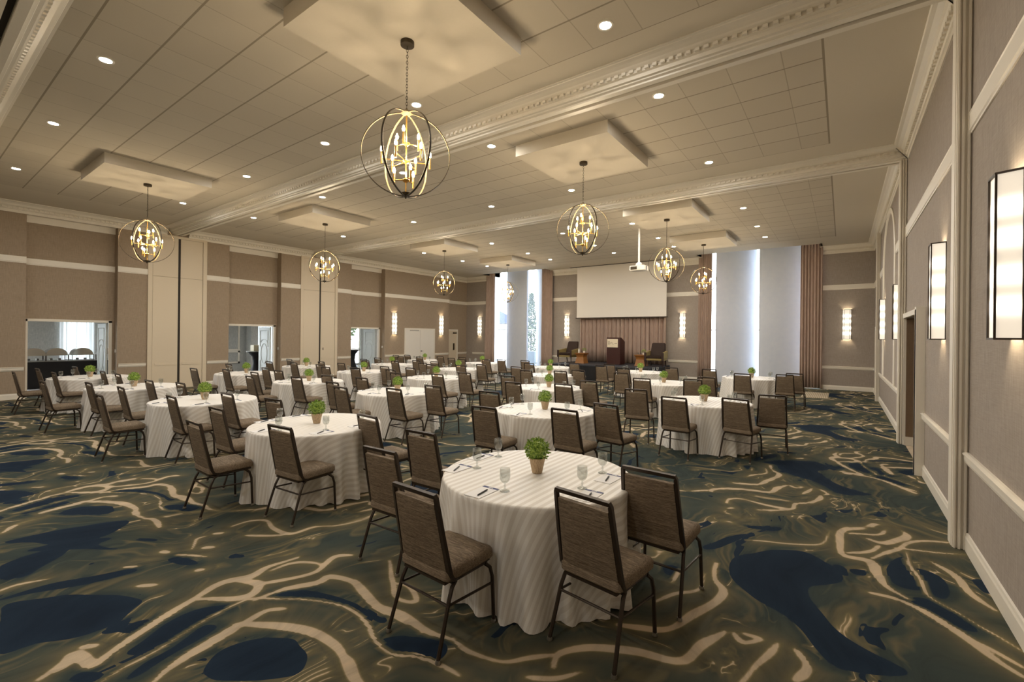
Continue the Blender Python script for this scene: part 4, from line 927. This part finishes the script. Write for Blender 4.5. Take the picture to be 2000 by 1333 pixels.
for row in (1,2,3,4,5):
    for c,x in enumerate(ROWS[row]):
        y=RY[row][c]; where='of %s table from pilasters, %s row from stage'%(ORD[c],ROWN[row]); wh2='on %s table from pilasters, %s row from stage'%(ORD[c],ROWN[row])
        tabs[(row,c)]=(x,y,where)
        o=bpy.data.objects.new('tablecloth',CL[idx%4]); COL.objects.link(o); o.location=(x,y,0); idx+=1
        tag(o,'ivory striped cloth draping the %s round table from pilasters, %s row from stage'%(ORD[c],ROWN[row]),'tablecloth','striped tablecloths')
        place(PL,'plant',(x,y,.766),rnd.uniform(0,6.28),'boxwood ball in tapered pot '+wh2,'boxwood centrepieces on the banquet tables')
        for s,(dx,dy) in STRIP.items():
            jx,jy=rnd.uniform(-.015,.015),rnd.uniform(-.02,.02); rz=rnd.uniform(-.06,.06)
            px,py=x+dx+jx,y+dy-.10+jy
            place(PAD,'pad',(px,py,.766),rz,'white notepad with blue strip, %s %s'%(SIDE[s],where),'notepads at the place settings')
            place(PEN,'pen',(px+rnd.uniform(-.01,.03),py-.02,.7695),rnd.uniform(.1,.6),'black pen on notepad, %s %s'%(SIDE[s],where),'pens on the notepads')
            gx=-.105 if s in('SE','E') else .115
            place(GO,'goblet',(px+gx,py+.115,.766),0,'stemmed water glass, %s %s'%(SIDE[s],where),'water goblets at the place settings')
# chair positions: (row, table, slot) -> measured offset of the back rail centre
CP="""1 0 S .02 .02;1 0 SW .02 -.03;1 0 E -.04 -.02;1 0 SE .05 .08;1 0 W -.12 -.11;1 1 E -.07 .06;1 1 SW .09 -.02;1 1 W -.08 .06;1 1 SE .02 -.04;1 1 S -.06 -.01;2 0 W .06 -.03;2 0 E .06 -.09;2 0 S 0 -.08;2 0 SE .08 -.04;3 0 S -.06 0;3 0 SE -.09 -.03;3 0 E .08 .04;3 0 SW .03 .1;1 2 W -.1 .05;1 2 SE .01 .1;1 2 E .01 -.08;1 2 S -.08 -.03;1 2 SW -.11 -.08;1 3 E -.02 -.04;1 3 SE -.04 -.03;1 3 S -.13 -.02;1 3 W 0 0;1 4 SE -.08 .06;1 4 S 0 0;1 4 E 0 0;1 4 SW 0 -.02;1 4 W -.14 -.05;2 2 S -.05 0;2 2 SW -.05 0;2 2 SE 0 .09;2 2 E -.2 -.05;2 2 W -.06 -.12;2 3 SE .07 -.05;2 3 W -.15 .06;2 3 E -.01 .03;2 3 S .01 .01;2 1 S .08 .01;2 1 W -.08 .04;2 1 E .07 -.07;2 1 SE .14 -.01;2 1 SW .17 -.13;3 3 S .02 .05;3 3 SE .05 -.05;3 3 E -.03 0;3 3 W -.1 .04;3 3 SW .03 -.1;3 4 S -.1 .09;3 4 W -.05 .02;3 4 E -.05 -.03;3 4 SE 0 -.05;3 2 S .03 -.04;3 2 E .11 -.11;3 2 SW .04 .04;3 2 W .02 .09;3 2 SE .2 -.08;3 1 E -.07 .09;3 1 W .05 -.06;3 1 S -.04 .1;3 1 SE .08 0;4 1 E -.04 -.02;4 1 W 0 -.08;4 1 SE .03 .1;4 1 S -.01 .2;5 2 E .01 -.02;5 2 S -.01 .02;5 2 W -.06 .1;5 1 E .03 -.03;5 1 SW -.05 .1;5 1 S .03 0;5 1 W .01 .1;4 0 S .01 -.03;4 0 E .02 .06;4 0 W .06 -.1;4 0 SE .14 .1;5 0 W .02 -.1;5 0 S .06 0;5 0 E .1 -.2;5 0 SE .16 0;4 2 S 0 .1;4 2 SW .1 0;4 2 E 0 0;4 2 W 0 0;4 2 SE .1 0;4 3 SW .3 0;4 3 S .2 0;4 3 SE .4 0;4 3 E .35 0;4 3 W 0 .2;5 4 W .08 -.1;5 4 E -.03 0;5 4 SW -.16 .1;5 4 S .06 -.1;5 4 SE -.1 -.1;5 3 W 0 .03;5 3 SW .1 -.1;5 3 E 0 -.02;5 3 S 0 .1;5 3 SE .05 .08"""
RZ={(1,0,'S'):-.035,(1,0,'SE'):-.13,(1,0,'E'):-.05,(1,0,'SW'):.03,(1,1,'SE'):.08,(1,1,'E'):-.07,(1,1,'W'):.08,(2,0,'E'):-.17,(2,0,'W'):.09,(2,0,'SE'):-.06,(3,0,'SW'):.12,(3,0,'SE'):-.2,(3,0,'E'):.13}
for it in CP.split(';'):
    a=it.split(); row,c,s=int(a[0]),int(a[1]),a[2]; x,y,where=tabs[(row,c)]
    X=x+SLOT[s][0]+float(a[3]); Y=y+SLOT[s][1]+float(a[4])
    rz=RZ.get((row,c,s),rnd.uniform(-.05,.05))
    if (row,c) in ((3,0),(1,0),(1,1),(2,0),(1,2),(1,3),(2,1)): sk=()
    else: sk=('glide',)
    place(CHAIR,'chair',(X,Y,0),rz,'brown chair, %s %s'%(SIDE[s],where),'brown banquet chairs at the round tables',sk)

# ------------------------------------------------------------------ downlights
DX=[-2.175,-5.25,-7.68,-10.74,-14.41]; DY=[1.65,4.71,6.53,9.58,11.61,13.44,15.87,17.69]
t=thing('recessed_downlight','x','ceiling light',(0,0,0),0,'round recessed downlights')
MB().lathe([(.062,-.002),(.064,-.006),(.088,-.006),(.09,0)],28,caps=False).build('trim_ring',mt['trim'],t,smooth=True)
MB().lathe([(0,-.003),(.062,-.003)],28,caps=False).build('lens',mt['lens'],t)
first=True
DY=DY+[-.6,-3.6]  # unseen rows behind the camera, added to light the near tables
for j,y in enumerate(DY):
    for i,x in enumerate(DX):
        if j==0 and i<2: continue
        l='round recessed downlight, %s column from pilasters, %s row from stage'%(ORD[i],['first','second','third','fourth','fifth','sixth','seventh','eighth','unseen tenth','unseen ninth'][7-j])
        if first: t.location=(x,y,CEIL); t['label']=l; first=False
        else: dup(t,(x,y,CEIL),0,l)
# ------------------------------------------------------------------ chandeliers
def chandelier():
    t=thing('ring_chandelier','x','chandelier',(0,0,0),0,'bronze ring chandeliers')   # origin at ceiling panel
    MB().lathe([(.0,-.055),(.02,-.055),(.075,-.045),(.075,0)],24).build('ceiling_mount',mt['bronze'],t,smooth=True)
    mb=MB(); z=-.05; k=0
    while z>-.74:
        pts=[]
        for i in range(10):
            a=2*pi*i/10; u=.010*cos(a); v=.021*sin(a)
            pts.append((u,0,z-.018+v) if k%2 else (0,u,z-.018+v))
        mb.tube(pts,.0028,5,closed=True); z-=.033; k+=1
    mb.build('chain',mt['bronze'],t,smooth=True)
    ztop,zbot=-.80,-1.73
    MB().lathe([(0,ztop+.05),(.012,ztop+.05),(.014,ztop+.02),(.06,ztop+.012),(.062,ztop-.004),(.04,ztop-.02),(0,ztop-.03)],20).build('top_cap',mt['ring_in'],t,smooth=True)
    MB().lathe([(0,zbot-.03),(.008,zbot-.025),(.012,zbot-.01),(.055,zbot+.025),(.06,zbot+.035),(0,zbot+.04)],20).build('bottom_finial',mt['bronze'],t,smooth=True)
    H=(ztop-zbot)/2; zc=(ztop+zbot)/2
    for q in range(3):
        th=q*pi/3; vs=[];fs=[]; n=72
        for i in range(n):
            a=2*pi*i/n; rx=(H+.01)*sin(a)*1.02; zz=zc+(H)*cos(a)
            e=Vector((cos(th),sin(th),0)); s=Vector((-sin(th),cos(th),0))
            nr=Vector((e.x*sin(a),e.y*sin(a),cos(a)))
            p=e*rx+Vector((0,0,zz))
            for (dr,ds) in ((.004,-.011),(.004,.011),(-.004,.011),(-.004,-.011)): vs.append(p+nr*dr+s*ds)
        mi=[]
        mb=MB()
        for i in range(n):
            j=(i+1)%n
            for k in range(4): fs.append((i*4+k,i*4+(k+1)%4,j*4+(k+1)%4,j*4+k)); mi.append(1 if k==2 else 0)
        mb.add(vs,fs); mb.mi=mi; mb.build('frame_ring',[mt['bronze'],mt['ring_in']],t)
    MB().lathe([(.008,zbot+.03),(.008,ztop)],10).build('center_rod',mt['gold'],t,smooth=True)
    hub=[(0,-.03),(.02,-.025),(.045,0),(.04,.006),(.012,.02),(0,.02)]
    for zt,R,n,ph in ((-1.14,.14,3,.3),(-1.34,.265,6,.1),(-1.55,.13,3,.9)):
        MB().lathe([(r,zt+z) for r,z in hub],16).build('tier_hub',mt['gold'],t,smooth=True)
        for i in range(n):
            a=ph+2*pi*i/n; x,y=R*cos(a),R*sin(a)
            MB().tube([(.01*cos(a),.01*sin(a),zt),(x*.5,y*.5,zt),(x,y,zt)],.0055,6).build('arm',mt['gold'],t,smooth=True)
            s=MB().lathe([(.0,-.055),(.0115,-.055),(.0115,.075),(0,.075)],10,(x,y,zt)).build('candle_sleeve',mt['gold'],t,smooth=True)
            MB().lathe([(.007,.075),(.014,.092),(.015,.105),(.010,.125),(.003,.143),(0,.146)],10,(x,y,zt)).build('bulb',mt['bulb'],s,smooth='all')
    return t
CHN=chandelier(); k=0
yaws={(0,0):.86,(0,1):.476,(0,2):.546,(0,3):.756,(1,0):.256,(1,1):.496,(1,2):.253,(1,3):.639}
for j,y in enumerate(CHY):
    for i,x in enumerate(CHX):
        if j==4 and i==1: continue  # last row: one unseen chandelier behind the camera, added for its light
        l='bronze ring chandelier on the %s side, %s row from stage'%(('pilaster','doorway')[i],(ORD+['fifth'])[3-j] if j<4 else 'fifth')
        if k==0: CHN.location=(x,y,5.15); CHN.rotation_euler=(0,0,yaws[(i,j)]); CHN['label']=l
        else: dup(CHN,(x,y,5.15),yaws.get((i,j),.4),l)
        k+=1
# ------------------------------------------------------------------ sconces (local +y points out of wall)
t=thing('wall_sconce','x','wall light',(0,0,0),0,'tall frosted wall sconces')
pf=[(-.13,0),(-.085,.115),(.085,.115),(.13,0)]
def prism(mb,pts,z0,z1):
    n=len(pts); mb.add([(p[0],p[1],z) for z in (z0,z1) for p in pts],[(i,(i+1)%n,n+(i+1)%n,n+i) for i in range(n)]+[tuple(range(n)),tuple(range(2*n-1,n-1,-1))]); return mb
q=[(p[0]*.97,p[1]*.97) for p in pf]; q2=[(p[0]*.92,p[1]*.92) for p in pf]
mb=MB(); mb.add([(p[0],p[1],z) for z in (.012,1.078) for p in q+q2[::-1]],[(i,(i+1)%8,8+(i+1)%8,8+i) for i in range(8)]+[(0,1,6,7),(1,2,5,6),(2,3,4,5),(8,15,14,9),(9,14,13,10),(10,13,12,11)]); mb.build('diffuser',mt['sconce'],t)
for z in (.13,.36,.62,.90): MB().lathe([(.012,0),(.02,.02),(.02,.05),(.006,.07)],8,(0,.05,z)).build('lamp',mt['sclamp'],t)
mb=MB(); big=[(p[0]*1.03,p[1]*1.03) for p in pf]
for a,b_ in ((0,1),(1,2),(2,3)):
    for z in (.006,1.084): mb.tube([(big[a][0],big[a][1],z),(big[b_][0],big[b_][1],z)],.009,4)
for p in big: mb.tube([(p[0],p[1],0),(p[0],p[1],1.09)],.008,4)
mb.build('metal_frame',mt['black_metal'],t)
SP=[(XR-.001,4.34,pi/2,'tall frosted sconce on linen wall beside the first fluted pilaster'),(XR-.001,7.02,pi/2,'tall frosted sconce above the chair rail, next to the alcove doorway'),(XR-.001,11.75,pi/2,'tall frosted sconce just past the second pilaster beside the arch'),(XR-.001,15.9,pi/2,'tall frosted sconce overlapping the far edge of the arch moulding'),
(.12,YF-.001,pi,'tall frosted sconce above the ribbed beige floor mat corner'),(-5.76,YF-.001,pi,'tall frosted sconce between projection screen and pale pier window'),(-11.57,YF-.001,pi,'tall frosted sconce above the armchair, between tree window and screen'),(-17.45,YF-.001,pi,'tall frosted sconce on end wall beside the tree window drape'),
(XL+.001,14.98,-pi/2,'tall frosted sconce between oval-panel doorway and white double doors'),(XL+.001,18.26,-pi/2,'tall frosted sconce between white double doors and single door')]
for i,(x,y,r,l) in enumerate(SP):
    if i==0: t.location=(x,y,1.88); t.rotation_euler=(0,0,r); t['label']=l
    else: dup(t,(x,y,1.88),r,l)
# floor mat
o=MB().box(-.36,.36,-.9,.9,0,.012).build('floor_mat',mt['ribmat'],loc=(-.72,18.3,.001)); tag(o,'beige ribbed floor mat below the end-wall drape','mat')

# ------------------------------------------------------------------ outside
struct(MB().box(-60,40,21.9,80,-.3,-.05).build('ground_outside',mt['asphalt'])); struct(MB().box(-70,-24.3,-30,21.89,-.3,-.05).build('ground_outside',mt['asphalt']))
t=thing('columnar_tree','tall slim green tree outside the stage-end window','tree',(-17.25,26.0,0))
MB().tube([(0,0,.0),(0,0,3)],[.07,.04],8).build('trunk',mt['darkwood'],t)
rn=random.Random(4); vs=[];fs=[]
for i in range(3200):
    z=.75+4.0*rn.random(); R=.62*(1-((z-.75)/4.1)**1.6)*rn.uniform(.2,1)+.05; a=rn.uniform(0,6.28); p=Vector((R*cos(a),R*sin(a),z)); d=Vector((rn.uniform(-1,1),rn.uniform(-1,1),rn.uniform(-.3,1))).normalized(); s=d.cross(Vector((rn.uniform(-1,1),rn.uniform(-1,1),1))).normalized(); b_=len(vs); L=.15
    vs+=[p,p+d*L*.5+s*L*.3,p+d*L,p+d*L*.5-s*L*.3]; fs.append((b_,b_+1,b_+2,b_+3))
MB().add(vs,fs).build('crown',mt['treeleaf'],t)
o=MB().box(-.42,.42,-.3,.3,0,.95).build('planter_box',mt['planter'],loc=(-16.2,24.5,-.05),bevel=.02); tag(o,'blue grey planter box before the slim tree outside','planter')
t=thing('patio_canopy','blue roofed patio canopy on posts outside the window','canopy',(-24.3,30.3,0))
mb=MB(); mb.add([(-2.2,-2.2,2.9),(2.2,-2.2,2.9),(2.2,2.2,2.9),(-2.2,2.2,2.9),(0,0,4.4)],[(0,1,4),(1,2,4),(2,3,4),(3,0,4),(3,2,1,0)]); mb.build('roof',mt['bluecanopy'],t)
for sx in (-2,2):
    for sy in (-2,2): MB().box(sx-.06,sx+.06,sy-.06,sy+.06,0,2.9).build('post',mt['black_metal'],t)
# corridor garden
t=thing('garden_shrub','leafy green shrub outside the corridor window','shrub',(-30,19.2,0))
vs,fs=foliage_mesh(1.3,500,12); MB().add([v+Vector((0,0,2.2)) for v in vs],fs).build('crown',mt['treeleaf'],t); MB().tube([(0,0,0),(0,0,1.8)],.08,8).build('trunk',mt['darkwood'],t)

t=thing('patio_chair','thin framed patio chair outside beyond the tall window','chair',(-17.1,23.0,-.05))
for sx in (-.22,.22):
    MB().tube([(sx,-.2,0),(sx,-.2,.45)],.014,6).build('leg',mt['black_metal'],t); MB().tube([(sx,.2,0),(sx,.2,.80)],.014,6).build('leg',mt['black_metal'],t)
MB().box(-.23,.23,-.22,.22,.43,.46).build('seat',mt['white_plastic'],t); MB().tube([(-.22,.2,.8),(.22,.2,.8)],.014,6).build('back_rail',mt['black_metal'],t)
for i,y in enumerate((-1,2,5,8,11,14,17)):  # unseen lamps added to brighten the corridor
    for o in [ob for ob in list(bpy.data.objects) if ob.name=='recessed_downlight']: dup(o,(-21.0,y,2.9),0,'added unseen downlight in the corridor ceiling','added corridor downlights')
